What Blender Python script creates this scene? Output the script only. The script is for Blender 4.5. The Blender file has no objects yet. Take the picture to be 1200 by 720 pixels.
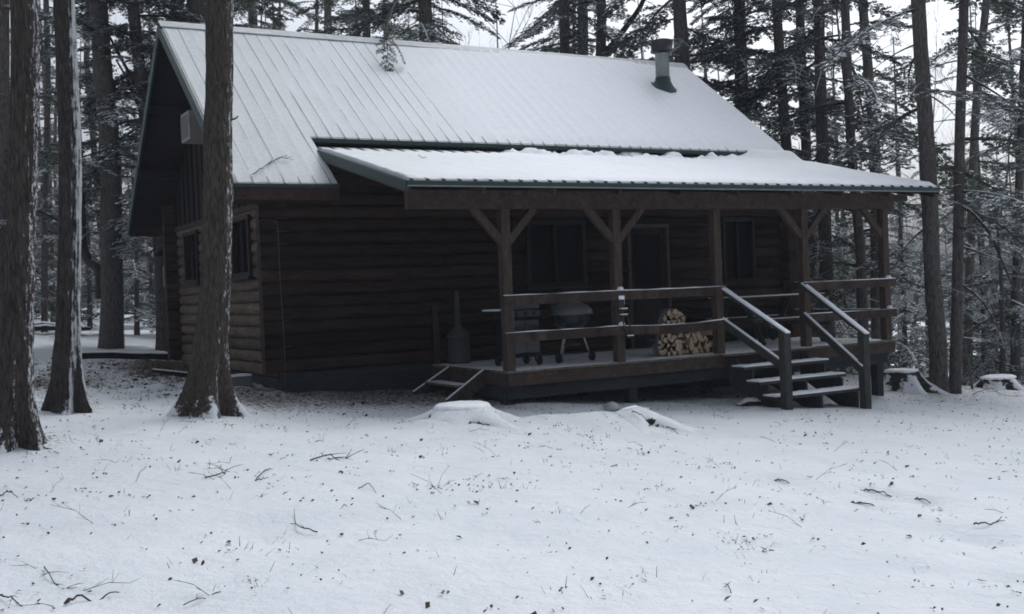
import bpy, math, random
import numpy as np
from mathutils import Vector, Matrix, noise
R_ = math.radians
random.seed(7)
rng = np.random.default_rng(11)
scene = bpy.context.scene
col = scene.collection

# ------------------------------------------------------------------ camera
CAM = np.array([-4.971, -15.938, 1.375])
RT = np.array([0.871, -0.489, -0.041]); UP = np.array([0.043, -0.006, 0.999]); FW = np.array([0.489, 0.872, -0.016])
FW = FW/np.linalg.norm(FW); RT = RT-FW*(RT@FW); RT = RT/np.linalg.norm(RT); UP = np.cross(RT, FW)
FPX = 1288.5
cam_data = bpy.data.cameras.new('camera'); cam = bpy.data.objects.new('camera', cam_data); col.objects.link(cam)
M4 = Matrix.Identity(4)
for i in range(3):
    M4[i][0] = RT[i]; M4[i][1] = UP[i]; M4[i][2] = -FW[i]; M4[i][3] = CAM[i]
cam.matrix_world = M4
cam_data.sensor_fit = 'HORIZONTAL'; cam_data.sensor_width = 36; cam_data.lens = FPX/1200*36
cam_data.clip_end = 2000; cam_data.clip_start = .05
scene.camera = cam

def ray(x, y): return FW + RT*(x-600)/FPX - UP*(y-360)/FPX
def at(x, y, dist): return CAM + ray(x, y)*dist
def sstep(a, b, x):
    t = min(1, max(0, (x-a)/(b-a))); return t*t*(3-2*t)

# ------------------------------------------------------------------ ground height
LUMPS = []      # (x, y, radius, height)
def gz(x, y):
    z = -.070*x + .030*y
    d = x-13.5+max(0, -y-2)*.15
    if d > 0: z -= .16*d*d/(d+5)
    if y > 12: z -= .012*max(0, y-12)*sstep(0, 14, x)
    # rough bank left of the gable
    z += .16*math.exp(-((x+1.1)/1.0)**2-((y-3.2)/2.2)**2)
    z += .10*math.exp(-((x+3.0)/1.3)**2-((y-1.6)/1.6)**2)
    for lx, ly, r, h in LUMPS:
        q = ((x-lx)**2+(y-ly)**2)/(r*r)
        if q < 9: z += h*math.exp(-q*1.3)
    n = noise.noise(Vector((x*.35, y*.35, 1.7)))*.05 + noise.noise(Vector((x*1.1, y*1.1, 5.2)))*.030
    n += noise.noise(Vector((x*3.1, y*3.1, 9.2)))*.015
    w = math.exp(-((x+1.4)/1.9)**2-((y-2.4)/2.8)**2)+.8*sstep(9, 14, y)*sstep(3, 0, x)
    if w > .02: n += w*(.11*noise.noise(Vector((x*2.0, y*2.0, 4)))+.08*noise.noise(Vector((x*4.6, y*4.6, 8))))
    return z + n
def on_ground(px, py):
    d = ray(px, py); t = .5
    for _ in range(4000):
        p = CAM+d*t
        if p[2] <= gz(p[0], p[1]): break
        t += .02
    p = CAM+d*t
    return np.array([p[0], p[1], gz(p[0], p[1])])

# ------------------------------------------------------------------ materials
def new_mat(name):
    m = bpy.data.materials.new(name); m.use_nodes = True
    nt = m.node_tree; b = nt.nodes['Principled BSDF']
    return m, nt, b
def N(nt, t, **kw):
    n = nt.nodes.new(t)
    for k, v in kw.items(): setattr(n, k, v)
    return n
def L(nt, a, b): nt.links.new(a, b)
def noise_n(nt, scale, detail=4, rough=.55, vec=None, stretch=None):
    n = N(nt, 'ShaderNodeTexNoise'); n.inputs['Scale'].default_value = scale
    n.inputs['Detail'].default_value = detail; n.inputs['Roughness'].default_value = rough
    tc = N(nt, 'ShaderNodeTexCoord'); src = tc.outputs['Object']
    if stretch:
        mp = N(nt, 'ShaderNodeMapping'); mp.inputs['Scale'].default_value = stretch
        L(nt, src, mp.inputs['Vector']); src = mp.outputs['Vector']
    L(nt, src, n.inputs['Vector'])
    return n
def ramp(nt, fac, stops):
    r = N(nt, 'ShaderNodeValToRGB'); e = r.color_ramp.elements
    while len(e) < len(stops): e.new(.5)
    for i, (p, c) in enumerate(stops):
        e[i].position = p; e[i].color = (*c, 1) if len(c) == 3 else c
    L(nt, fac, r.inputs['Fac']); return r
def bump(nt, b, h, strength=.3, dist=.02, prev=None):
    bp = N(nt, 'ShaderNodeBump'); bp.inputs['Strength'].default_value = strength; bp.inputs['Distance'].default_value = dist
    L(nt, h, bp.inputs['Height'])
    if prev is not None: L(nt, prev.outputs['Normal'], bp.inputs['Normal'])
    L(nt, bp.outputs['Normal'], b.inputs['Normal']); return bp
def math_n(nt, op, a, c=None):
    m = N(nt, 'ShaderNodeMath', operation=op)
    for i, v in enumerate((a, c)):
        if v is None: continue
        if isinstance(v, (int, float)): m.inputs[i].default_value = v
        else: L(nt, v, m.inputs[i])
    return m.outputs[0]
def mixc(nt, fac, a, b):
    m = N(nt, 'ShaderNodeMix', data_type='RGBA')
    if isinstance(fac, (int, float)): m.inputs[0].default_value = fac
    else: L(nt, fac, m.inputs[0])
    for i, v in ((6, a), (7, b)):
        if isinstance(v, tuple): m.inputs[i].default_value = (*v, 1)
        else: L(nt, v, m.inputs[i])
    return m.outputs[2]
SNOW = (.80, .825, .86)

def wood(name, base, var=.5, grain=(1, 1, 1), rough=.8, snow=None, gscale=6, spec=.2, isl=(.6, 1.4)):
    m, nt, b = new_mat(name)
    n = noise_n(nt, gscale, 6, .65, stretch=grain)
    d = tuple(c*(1-var) for c in base); l = tuple(c*(1+var*.8) for c in base)
    r = ramp(nt, n.outputs['Fac'], [(.3, d), (.7, l)])
    g = N(nt, 'ShaderNodeNewGeometry')
    mul = N(nt, 'ShaderNodeMapRange'); L(nt, g.outputs['Random Per Island'], mul.inputs[0])
    mul.inputs[3].default_value, mul.inputs[4].default_value = isl
    v = N(nt, 'ShaderNodeVectorMath', operation='SCALE'); L(nt, r.outputs[0], v.inputs[0]); L(nt, mul.outputs[0], v.inputs['Scale'])
    c = v.outputs[0]
    fg = noise_n(nt, gscale*5, 5, .7, stretch=grain); fr = ramp(nt, fg.outputs['Fac'], [(.36, (.45, .45, .45)), (.52, (1, 1, 1)), (.72, (1.3, 1.3, 1.3))])
    mm = N(nt, 'ShaderNodeVectorMath', operation='MULTIPLY'); L(nt, c, mm.inputs[0]); L(nt, fr.outputs[0], mm.inputs[1]); c = mm.outputs[0]
    if snow:
        up = N(nt, 'ShaderNodeSeparateXYZ'); L(nt, g.outputs['Normal'], up.inputs[0])
        nn = noise_n(nt, 5, 5, .6)
        f = math_n(nt, 'ADD', math_n(nt, 'MULTIPLY', up.outputs[2], 1.0), math_n(nt, 'MULTIPLY', nn.outputs['Fac'], .8))
        rr = ramp(nt, f, [(snow, (0, 0, 0)), (min(1, snow+.12), (1, 1, 1))])
        # values above 1 are clamped by the ramp, so shift first
        f2 = math_n(nt, 'MULTIPLY', f, .6); L(nt, f2, rr.inputs['Fac'])
        c = mixc(nt, rr.outputs[0], c, SNOW)
    L(nt, c, b.inputs['Base Color']); b.inputs['Roughness'].default_value = rough
    b.inputs['Specular IOR Level'].default_value = spec
    b0 = bump(nt, b, n.outputs['Fac'], .35, .01); bump(nt, b, fg.outputs['Fac'], .4, .004, b0)
    return m

def plain(name, c, rough=.6, metal=0, spec=.4, var=.15, scale=8):
    m, nt, b = new_mat(name)
    n = noise_n(nt, scale, 5)
    r = ramp(nt, n.outputs['Fac'], [(.3, tuple(x*(1-var) for x in c)), (.7, tuple(min(1, x*(1+var)) for x in c))])
    L(nt, r.outputs[0], b.inputs['Base Color']); b.inputs['Roughness'].default_value = rough
    b.inputs['Metallic'].default_value = metal; b.inputs['Specular IOR Level'].default_value = spec
    return m

def snow_mat(name, fine=60, strength=.25):
    m, nt, b = new_mat(name)
    n1 = noise_n(nt, 9, 6, .6); n2 = noise_n(nt, fine, 4, .7)
    r = ramp(nt, n1.outputs['Fac'], [(.25, (.76, .785, .83)), (.75, (.84, .86, .885))])
    L(nt, r.outputs[0], b.inputs['Base Color']); b.inputs['Roughness'].default_value = .7
    b.inputs['Specular IOR Level'].default_value = .2
    bp = bump(nt, b, n1.outputs['Fac'], strength, .04); bump(nt, b, n2.outputs['Fac'], strength, .012, bp)
    return m

def ground_mat():
    m, nt, b = new_mat('snow_ground')
    n0 = noise_n(nt, 1.3, 5, .6); n1 = noise_n(nt, 7, 6, .6); n2 = noise_n(nt, 45, 4, .7)
    n3 = noise_n(nt, 16, 7, .72); n4 = noise_n(nt, 70, 3, .6)
    r = ramp(nt, n0.outputs['Fac'], [(.3, (.565, .60, .64)), (.7, (.645, .67, .70))])
    at_ = N(nt, 'ShaderNodeAttribute', attribute_name='litter')
    # bare litter pokes through where the snow is thin
    n5 = noise_n(nt, 38, 5, .75); f = math_n(nt, 'ADD', math_n(nt, 'ADD', math_n(nt, 'MULTIPLY', n3.outputs['Fac'], .5), math_n(nt, 'MULTIPLY', n5.outputs['Fac'], .5)), math_n(nt, 'MULTIPLY', at_.outputs['Fac'], .34))
    rr = ramp(nt, f, [(.665, (0, 0, 0)), (.74, (1, 1, 1))])
    lc = ramp(nt, n4.outputs['Fac'], [(.3, (.040, .034, .028)), (.55, (.10, .08, .062)), (.75, (.30, .28, .26))])
    c = mixc(nt, rr.outputs[0], r.outputs[0], lc.outputs[0])
    L(nt, c, b.inputs['Base Color']); b.inputs['Roughness'].default_value = .75
    b.inputs['Specular IOR Level'].default_value = .15
    b1 = bump(nt, b, n1.outputs['Fac'], .5, .06)
    b2 = bump(nt, b, n2.outputs['Fac'], .5, .014, b1)
    bump(nt, b, n3.outputs['Fac'], .45, .03, b2)
    return m

def bark_mat(name, base, snow_amt=0.0, snow_cut=.5, speckle=14, up_snow=.0, soft=.07):
    """dark ridged bark; snow_amt>0 plasters wind-blown snow on the side facing +RT"""
    m, nt, b = new_mat(name)
    n = noise_n(nt, 11, 8, .75, stretch=(3.2, 3.2, .55)); nf = noise_n(nt, 34, 5, .7, stretch=(2, 2, .45))
    v = N(nt, 'ShaderNodeTexVoronoi', feature='DISTANCE_TO_EDGE'); v.inputs['Scale'].default_value = 18
    tc = N(nt, 'ShaderNodeTexCoord'); mp = N(nt, 'ShaderNodeMapping'); mp.inputs['Scale'].default_value = (2.4, 2.4, .30)
    L(nt, tc.outputs['Object'], mp.inputs['Vector']); L(nt, mp.outputs['Vector'], v.inputs['Vector'])
    h = math_n(nt, 'ADD', n.outputs['Fac'], math_n(nt, 'MULTIPLY', math_n(nt, 'MINIMUM', v.outputs['Distance'], .25), .8))
    r = ramp(nt, h, [(.42, tuple(c*.40 for c in base)), (.60, base), (.82, tuple(c*1.6 for c in base))])
    c = r.outputs[0]
    # pale lichen patches
    ln = noise_n(nt, 3.5, 6, .7); lr = ramp(nt, ln.outputs['Fac'], [(.58, (0, 0, 0)), (.72, (1, 1, 1))])
    c = mixc(nt, math_n(nt, 'MULTIPLY', lr.outputs[0], .35), c, (base[0]*1.6, base[1]*1.9, base[2]*1.6))
    if snow_amt > 0:
        g = N(nt, 'ShaderNodeNewGeometry')
        d = N(nt, 'ShaderNodeVectorMath', operation='DOT_PRODUCT'); L(nt, g.outputs['Normal'], d.inputs[0])
        wd = Vector((.84, -.52, .12)).normalized(); d.inputs[1].default_value = wd
        sn = noise_n(nt, speckle, 6, .75, stretch=(1, 1, .45))
        f = math_n(nt, 'ADD', math_n(nt, 'MULTIPLY', d.outputs['Value'], snow_amt), math_n(nt, 'MULTIPLY', sn.outputs['Fac'], 1.0))
        f = math_n(nt, 'ADD', f, math_n(nt, 'MULTIPLY', n.outputs['Fac'], .25))
        f = math_n(nt, 'MULTIPLY', f, .5)
        rr = ramp(nt, f, [(snow_cut*.5-.02, (0, 0, 0)), (snow_cut*.5+soft, (1, 1, 1))])
        c = mixc(nt, math_n(nt, 'MULTIPLY', rr.outputs[0], .85), c, (.66, .68, .71))
    if up_snow > 0:
        g2 = N(nt, 'ShaderNodeNewGeometry'); s2 = N(nt, 'ShaderNodeSeparateXYZ'); L(nt, g2.outputs['Normal'], s2.inputs[0])
        un = noise_n(nt, 9, 6, .7)
        f = math_n(nt, 'MULTIPLY', math_n(nt, 'ADD', s2.outputs[2], math_n(nt, 'MULTIPLY', un.outputs['Fac'], 1.0)), .5)
        rr = ramp(nt, f, [((1.5-up_snow)*.5, (0, 0, 0)), ((1.5-up_snow)*.5+.04, (1, 1, 1))])
        c = mixc(nt, rr.outputs[0], c, SNOW)
    L(nt, c, b.inputs['Base Color']); b.inputs['Roughness'].default_value = .9; b.inputs['Specular IOR Level'].default_value = .1
    b1 = bump(nt, b, h, .8, .03); bump(nt, b, nf.outputs['Fac'], .5, .01, b1)
    return m

def leaf_mat(name, c, var=.5, trans=0):
    m, nt, b = new_mat(name)
    g = N(nt, 'ShaderNodeNewGeometry')
    r = ramp(nt, g.outputs['Random Per Island'], [(0, tuple(x*(1-var) for x in c)), (1, tuple(x*(1+var) for x in c))])
    L(nt, r.outputs[0], b.inputs['Base Color']); b.inputs['Roughness'].default_value = .7; b.inputs['Specular IOR Level'].default_value = .2
    if trans:
        t = N(nt, 'ShaderNodeBsdfTranslucent'); L(nt, r.outputs[0], t.inputs['Color']); ms = N(nt, 'ShaderNodeMixShader'); ms.inputs[0].default_value = trans
        L(nt, b.outputs[0], ms.inputs[1]); L(nt, t.outputs[0], ms.inputs[2]); L(nt, ms.outputs[0], nt.nodes['Material Output'].inputs['Surface'])
    return m

M = {}
M['ground'] = ground_mat()
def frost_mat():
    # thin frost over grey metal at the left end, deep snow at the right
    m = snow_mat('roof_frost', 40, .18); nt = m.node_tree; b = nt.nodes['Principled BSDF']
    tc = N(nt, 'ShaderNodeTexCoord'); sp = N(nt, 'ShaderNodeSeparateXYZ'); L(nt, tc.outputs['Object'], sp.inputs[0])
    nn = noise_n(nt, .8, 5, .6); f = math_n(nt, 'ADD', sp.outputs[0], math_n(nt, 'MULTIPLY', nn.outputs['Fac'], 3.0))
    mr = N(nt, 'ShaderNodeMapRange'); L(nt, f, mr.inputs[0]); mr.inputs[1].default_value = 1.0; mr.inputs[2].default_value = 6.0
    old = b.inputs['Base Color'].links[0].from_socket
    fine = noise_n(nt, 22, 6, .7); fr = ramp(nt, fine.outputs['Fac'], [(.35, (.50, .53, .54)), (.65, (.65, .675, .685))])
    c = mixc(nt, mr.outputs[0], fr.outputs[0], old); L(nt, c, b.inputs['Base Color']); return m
M['snow'] = snow_mat('snow_cover'); M['roofsnow'] = snow_mat('roof_snow', 40, .18)
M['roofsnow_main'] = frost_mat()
M['log_front'] = wood('dark_stained_log', (.025, .0130, .0098), .7, (.35, 2.5, 2.5), .75, gscale=5, isl=(.35, 1.75))
M['log_gable'] = wood('weathered_lit_log', (.105, .078, .060), .45, (2.5, .35, 2.5), .85, gscale=5)  # weathered grey-brown, lightened to paint in light caught by the lower gable
M['log_end'] = wood('log_end', (.030, .022, .019), .5, (3, 3, 3), .85, gscale=6)
M['board_dark'] = wood('dark_siding_board', (.016, .012, .012), .4, (3, 3, .4), .85)
M['board_red'] = wood('reddish_brown_board', (.036, .021, .017), .4, (1, 1, 1), .8)
M['found'] = wood('foundation_board', (.026, .030, .031), .3, (.5, .5, 3), .9)
M['soffit'] = wood('soffit_board', (.022, .017, .017), .4, (.6, 4, 1), .85)
M['timber'] = wood('porch_timber', (.050, .034, .027), .4, (1.5, 3, 1.5), .8, gscale=5)
M['post'] = wood('porch_post_timber', (.052, .037, .029), .4, (4, 4, .5), .8, gscale=5)
M['treated'] = wood('treated_lumber', (.041, .042, .037), .35, (3, 3, 1.2), .8)
M['deck'] = wood('snow_dusted_deck_board', (.11, .095, .08), .35, (.6, 4, 1), .8, snow=.70)
M['green'] = plain('green_trim_metal', (.016, .038, .038), .5, 0, .4)
M['roofmetal'] = plain('grey_green_roof_metal', (.21, .24, .25), .5, 0, .5)
M['ridge'] = plain('frosted_ridge_metal', (.42, .45, .47), .55, 0, .4)
M['pipe'] = plain('galvanised_stove_pipe', (.21, .235, .23), .45, .6, .5, .2, 5)
M['black'] = plain('black_metal', (.012, .013, .014), .4, 0, .5)
M['dkgrey'] = plain('dark_grey_plastic', (.008, .012, .014), .7, 0, .1)
M['chrome'] = plain('bare_steel', (.45, .46, .48), .35, .9, .5)
M['greyiron'] = plain('grey_painted_iron', (.045, .050, .047), .65)
M['enamel'] = plain('black_enamel', (.018, .02, .024), .25, 0, .6)
M['kettle'] = plain('sky_sheen_grey_enamel', (.10, .105, .11), .4, 0, .5)  # lid grey paled to paint in the sky's reflection
M['acwhite'] = plain('weathered_white_casing', (.24, .22, .21), .6)
M['acgrille'] = plain('grey_grille', (.16, .16, .16), .7)
M['rubber'] = plain('black_rubber', (.012, .012, .012), .8)
M['glass'] = plain('dark_window_glass', (.004, .005, .007), .3, 0, .06, .05)
M['frame'] = wood('window_frame_wood', (.020, .015, .014), .3, (2, 2, 2), .7)
M['doorframe'] = wood('pale_door_frame', (.060, .046, .042), .3, (2, 2, 2), .7)
M['cable'] = plain('grey_cable', (.06, .06, .06), .6)
M['bark1'] = bark_mat('snow_speckled_bark', (.058, .050, .045), .42, 1.07, 34, up_snow=.60, soft=.02)
M['bark2'] = bark_mat('snow_plastered_bark', (.050, .044, .041), .70, 1.17, 18, up_snow=.60)
M['bark5'] = bark_mat('brown_ridged_bark', (.070, .059, .050), .45, 1.12, 26, up_snow=.62, soft=.02)
M['bark'] = bark_mat('dark_hemlock_bark', (.100, .090, .085), .25, 1.22, 12)
M['barkgrey'] = bark_mat('grey_bark', (.14, .13, .12), .2, 1.2, 12)
M['barkstump'] = bark_mat('stump_bark', (.05, .042, .036), .2, 1.15, 9, up_snow=.50)
M['barksnow'] = bark_mat('snowy_root_bark', (.05, .042, .036), .2, 1.1, 5, up_snow=.47)
M['rootbark'] = bark_mat('snow_dusted_root', (.07, .06, .052), .2, 1.1, 12, up_snow=.50)
M['limb'] = bark_mat('dead_limb_bark', (.060, .052, .047), 0, .5, 10, up_snow=.42)
M['needle'] = leaf_mat('hemlock_needle', (.098, .120, .104), .45, .45)
M['needle_far'] = leaf_mat('distant_needle', (.105, .125, .115), .35, .45)
M['leafsnow'] = plain('snow_on_needles', (.70, .73, .76), .8, 0, .2, .05)
M['leafsnow_far'] = plain('frost_on_distant_needles', (.42, .46, .48), .8, 0, .2, .05)
M['twig'] = plain('twig_bark', (.040, .032, .030), .9)
M['twigred'] = plain('dark_red_twig', (.055, .030, .028), .9)
M['dryleaf'] = leaf_mat('dry_leaf', (.045, .032, .024), .6)
M['drygrass'] = leaf_mat('dry_grass', (.16, .13, .09), .4)
M['split'] = wood('split_firewood', (.50, .375, .26), .45, (6, 6, 6), .8)
M['fwbark'] = wood('firewood_bark', (.10, .085, .07), .4, (5, 5, 5), .9)
M['wrap'] = plain('clear_wrap_film', (.22, .24, .25), .3, 0, .5, .4, 14)
M['stone'] = plain('pale_field_stone', (.36, .37, .38), .85, 0, .2, .25)
M['concrete'] = plain('grey_concrete', (.14, .14, .14), .9)

# ------------------------------------------------------------------ mesh builder
class MB:
    def __init__(s): s.v = []; s.f = []; s.m = []; s.sm = []
    def add(s, vs, fs, mi=0, smooth=False):
        o = len(s.v); s.v += [tuple(map(float, v)) for v in vs]
        for f in fs: s.f.append(tuple(i+o for i in f)); s.m.append(mi); s.sm.append(smooth)
    def box(s, x0, y0, z0, x1, y1, z1, mi=0):
        v = [(x, y, z) for z in (z0, z1) for y in (y0, y1) for x in (x0, x1)]
        s.add(v, [(0, 2, 3, 1), (4, 5, 7, 6), (0, 1, 5, 4), (2, 6, 7, 3), (0, 4, 6, 2), (1, 3, 7, 5)], mi)
    def bar(s, a, b, w, h, up=(0, 0, 1), mi=0):
        a = Vector(a); b = Vector(b); d = (b-a).normalized(); u = Vector(up)
        r = d.cross(u).normalized(); u = r.cross(d).normalized()
        v = []
        for p in (a, b):
            for su in (-1, 1):
                for sr in (-1, 1): v.append(p+r*sr*w/2+u*su*h/2)
        s.add(v, [(0, 1, 3, 2), (4, 6, 7, 5), (0, 4, 5, 1), (2, 3, 7, 6), (0, 2, 6, 4), (1, 5, 7, 3)], mi)
    def tube(s, pts, rad, seg=8, mi=0, cap=True, smooth=True, sq=0):
        pts = [Vector(p) for p in pts]; n = len(pts)
        if not hasattr(rad, '__len__'): rad = [rad]*n
        vs = []; ref = None
        for i, p in enumerate(pts):
            d = (pts[min(i+1, n-1)]-pts[max(i-1, 0)]).normalized()
            if ref is None:
                ref = Vector((0, 0, 1)) if abs(d.z) < .9 else Vector((1, 0, 0))
            r = d.cross(ref).normalized(); u = r.cross(d).normalized(); ref = u
            for k in range(seg):
                a = 2*math.pi*(k+.5)/seg; q = (abs(math.cos(a))**sq+abs(math.sin(a))**sq)**(-1/sq) if sq else 1; vs.append(p+(r*math.cos(a)+u*math.sin(a))*rad[i]*q)
        fs = [(i*seg+k, i*seg+(k+1) % seg, (i+1)*seg+(k+1) % seg, (i+1)*seg+k) for i in range(n-1) for k in range(seg)]
        s.add(vs, fs, mi, smooth)
        if cap:
            o = len(s.v)-len(vs)
            s.f.append(tuple(o+k for k in range(seg))[::-1]); s.m.append(mi); s.sm.append(False)
            s.f.append(tuple(o+(n-1)*seg+k for k in range(seg))); s.m.append(mi); s.sm.append(False)
    def lathe(s, prof, c, seg=24, mi=0, axis=(0, 0, 1), smooth=True, fn=None):
        z = Vector(axis).normalized(); x = z.orthogonal().normalized(); y = z.cross(x); c = Vector(c); vs = []
        for r, h in prof:
            for k in range(seg):
                a = 2*math.pi*k/seg; rr = r*(fn(a, h) if fn else 1)
                vs.append(c+z*h+(x*math.cos(a)+y*math.sin(a))*rr)
        n = len(prof)
        fs = [(i*seg+k, i*seg+(k+1) % seg, (i+1)*seg+(k+1) % seg, (i+1)*seg+k) for i in range(n-1) for k in range(seg)]
        s.add(vs, fs, mi, smooth)
        o = len(s.v)-len(vs)
        s.f.append(tuple(o+k for k in range(seg))[::-1]); s.m.append(mi); s.sm.append(False)
        s.f.append(tuple(o+(n-1)*seg+k for k in range(seg))); s.m.append(mi); s.sm.append(False)
    def prism(s, poly, ext, mi=0):
        """poly: list of 3D points, extruded by vector ext"""
        n = len(poly); e = Vector(ext); P = [Vector(p) for p in poly]
        vs = P+[p+e for p in P]
        fs = [tuple(range(n))[::-1], tuple(range(n, 2*n))]+[(i, (i+1) % n, n+(i+1) % n, n+i) for i in range(n)]
        s.add(vs, fs, mi)
    def build(s, name, mats, parent=None, bevel=0, loc=None):
        me = bpy.data.meshes.new(name)
        v = s.v
        if loc is not None: v = [(p[0]-loc[0], p[1]-loc[1], p[2]-loc[2]) for p in v]
        me.from_pydata(v, [], s.f)
        if not isinstance(mats, (list, tuple)): mats = [mats]
        for m in mats: me.materials.append(m)
        me.polygons.foreach_set('material_index', s.m); me.polygons.foreach_set('use_smooth', s.sm)
        me.update()
        import bmesh
        bm = bmesh.new(); bm.from_mesh(me); bmesh.ops.recalc_face_normals(bm, faces=bm.faces); bm.to_mesh(me); bm.free()
        o = bpy.data.objects.new(name, me); col.objects.link(o)
        if loc is not None: o.location = loc
        if parent: o.parent = parent
        if bevel:
            md = o.modifiers.new('bevel', 'BEVEL'); md.width = bevel; md.segments = 1; md.limit_method = 'ANGLE'
        return o

def tag(o, label=None, cat=None, group=None, kind=None):
    if label: o['label'] = label
    if cat: o['category'] = cat
    if group: o['group'] = group
    if kind: o['kind'] = kind
    return o
def empty(name, loc, label, cat, group=None):
    o = bpy.data.objects.new(name, None); o.location = loc; o.empty_display_size = .2; col.objects.link(o)
    return tag(o, label, cat, group)
def part(mb, name, mats, parent, bevel=0):
    """child mesh whose geometry is given in world space"""
    root = parent
    off = Vector((0, 0, 0)); q = parent
    while q is not None: off += Vector(q.location); q = q.parent
    o = mb.build(name, mats, None, bevel, None)
    o.data.transform(Matrix.Translation(-off)); o.parent = parent
    return o
def one(mb, name, mats, loc, label, cat, group=None, bevel=0):
    return tag(mb.build(name, mats, None, bevel, loc), label, cat, group)
def quads_mesh(name, V, F, mi, mats, smooth=False):
    me = bpy.data.meshes.new(name)
    nv, nf = len(V), len(F)
    me.vertices.add(nv); me.vertices.foreach_set('co', np.asarray(V, np.float32).ravel())
    me.loops.add(nf*4); me.loops.foreach_set('vertex_index', np.asarray(F, np.int32).ravel())
    me.polygons.add(nf); me.polygons.foreach_set('loop_start', np.arange(0, nf*4, 4, dtype=np.int32))
    for m in mats: me.materials.append(m)
    me.polygons.foreach_set('material_index', np.asarray(mi, np.int32))
    if smooth: me.polygons.foreach_set('use_smooth', np.ones(nf, bool))
    me.update(calc_edges=True); me.validate()
    return me

# ------------------------------------------------------------------ snow sheets
def snow_sheet(pos, hfun, u0, u1, v0, v1, du, dv, skirt=True, crisp=False):
    """height-field: pos(u,v) is the surface underneath, hfun(u,v) the snow depth (measured along z)"""
    nu = max(2, int((u1-u0)/du)+1); nv = max(2, int((v1-v0)/dv)+1); mb = MB(); top = []; idx = {}
    vs = []
    for j in range(nv):
        for i in range(nu):
            u = u0+(u1-u0)*i/(nu-1); v = v0+(v1-v0)*j/(nv-1)
            p = pos(u, v); idx[i, j] = len(vs); vs.append((p[0], p[1], p[2]+hfun(u, v)))
    fs = [(idx[i, j], idx[i+1, j], idx[i+1, j+1], idx[i, j+1]) for j in range(nv-1) for i in range(nu-1)]
    if skirt:
        ring = [(i, 0) for i in range(nu)]+[(nu-1, j) for j in range(1, nv)]+[(i, nv-1) for i in range(nu-2, -1, -1)]+[(0, j) for j in range(nv-2, 0, -1)]
        low = []
        for (i, j) in ring:
            u = u0+(u1-u0)*i/(nu-1); v = v0+(v1-v0)*j/(nv-1); p = pos(u, v); low.append(len(vs)); vs.append((p[0], p[1], p[2]+.002))
        n = len(ring)
        if crisp:
            dup_ = {}
            for r_ in ring: dup_[r_] = len(vs); vs.append(vs[idx[r_]])
            idx = dup_
        for k in range(n):
            a, b = ring[k], ring[(k+1) % n]
            fs.append((idx[a], low[k], low[(k+1) % n], idx[b]))
    mb.add(vs, fs, 0, True); return mb
def fbm(x, y, s, o=3):
    t = 0; a = 1
    for k in range(o): t += a*noise.noise(Vector((x*s, y*s, 3.3*k))); a *= .5; s *= 2.1
    return t

# =========================================================================================
#  THE LOG CABIN
# =========================================================================================
LEN, WID = 10.145, 6.686
OL, XR, XM = -.761, 10.595, .741
EY, EZ, RY, RZ = -.687, 3.018, 3.592, 6.208
SL = (RZ-EZ)/(RY-EY)
BY, BZ = 7.218, 3.015; SB = (RZ-BZ)/(BY-RY)
CUT = .44
DZ, DX0, DX1, DY = .236, 2.415, 10.114, -2.581
BEAM = 2.501
POSTS = [2.485, 4.357, 6.253, 8.098, 9.975]
def zf(y): return EZ+SL*(y-EY)
def zb(y): return BZ+SB*(BY-y)
PY0, PZ0, PY1, PZ1, PX0 = -3.15, 2.807, .55, 2.807+.247*3.70, .756
def zp(y): return PZ0+.247*(y-PY0)

cabin = empty('log_cabin', (0, 0, 0), 'dark log cabin with snowy metal roof and a railed front porch', 'cabin')

# --- log walls -----------------------------------------------------------------------------
def log_run(mb, axis, a, b, fixed, z, r, mi=0, sq=4):
    n = max(3, int((b-a)/.45)+1); pts = []; rad = []
    for i in range(n):
        t = a+(b-a)*i/(n-1)
        w = .016*noise.noise(Vector((t*.8, z*7, fixed)))
        if i in (0, n-1): w *= .3
        p = (t, fixed+w, z+w*.6) if axis == 'x' else (fixed+w, t, z+w*.6)
        pts.append(p); rad.append(r*(1+.09*noise.noise(Vector((t*1.1, z*3.7, 2.2+fixed)))))
    mb.tube(pts, rad, 20, mi, sq=sq)
def log_wall(axis, a, b, fixed, z0, z1, openings, mat, name, ext0=.24, ext1=.24, odd=0, r=.099, sq=4.5):
    mb = MB(); c = .192; k = 0; z = z0+c/2
    while z < z1:
        segs = [(a-ext0, b+ext1)]
        for (o0, o1, q0, q1) in openings:
            if q0 < z < q1:
                ns = []
                for (s, e) in segs:
                    if o0 > s and o1 < e: ns += [(s, o0), (o1, e)]
                    elif o1 <= s or o0 >= e: ns.append((s, e))
                    else:
                        if o0 > s: ns.append((s, o0))
                        if o1 < e: ns.append((o1, e))
                segs = ns
        for (s, e) in segs: log_run(mb, axis, s, e, fixed, z, r, 0, sq)
        z += c; k += 1
    # solid core behind the round faces
    return part(mb, name, [mat], cabin)
WIN1 = (4.28, 5.46, 1.40, 2.52); WIN3 = (8.50, 9.28, 1.34, 2.55); DOOR = (6.33, 7.24, DZ, 2.44)
log_wall('x', 0, LEN, .095, .27, 3.05, [WIN1, WIN3, DOOR], M['log_front'], 'log_wall')
GW1 = (4.76, 5.80, 1.74, 2.73); GW2 = (1.30, 2.38, 1.76, 2.74)
log_wall('y', 0, WID, .095, .175, 2.80, [GW1, GW2], M['log_gable'], 'log_wall', -.03, .22, sq=2.7)
log_wall('y', 0, WID, LEN-.095, .175, 2.80, [], M['log_front'], 'log_wall', .22, .22)
log_wall('x', 0, LEN, WID-.095, .27, 3.3, [], M['log_front'], 'log_wall')
core = MB()
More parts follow.
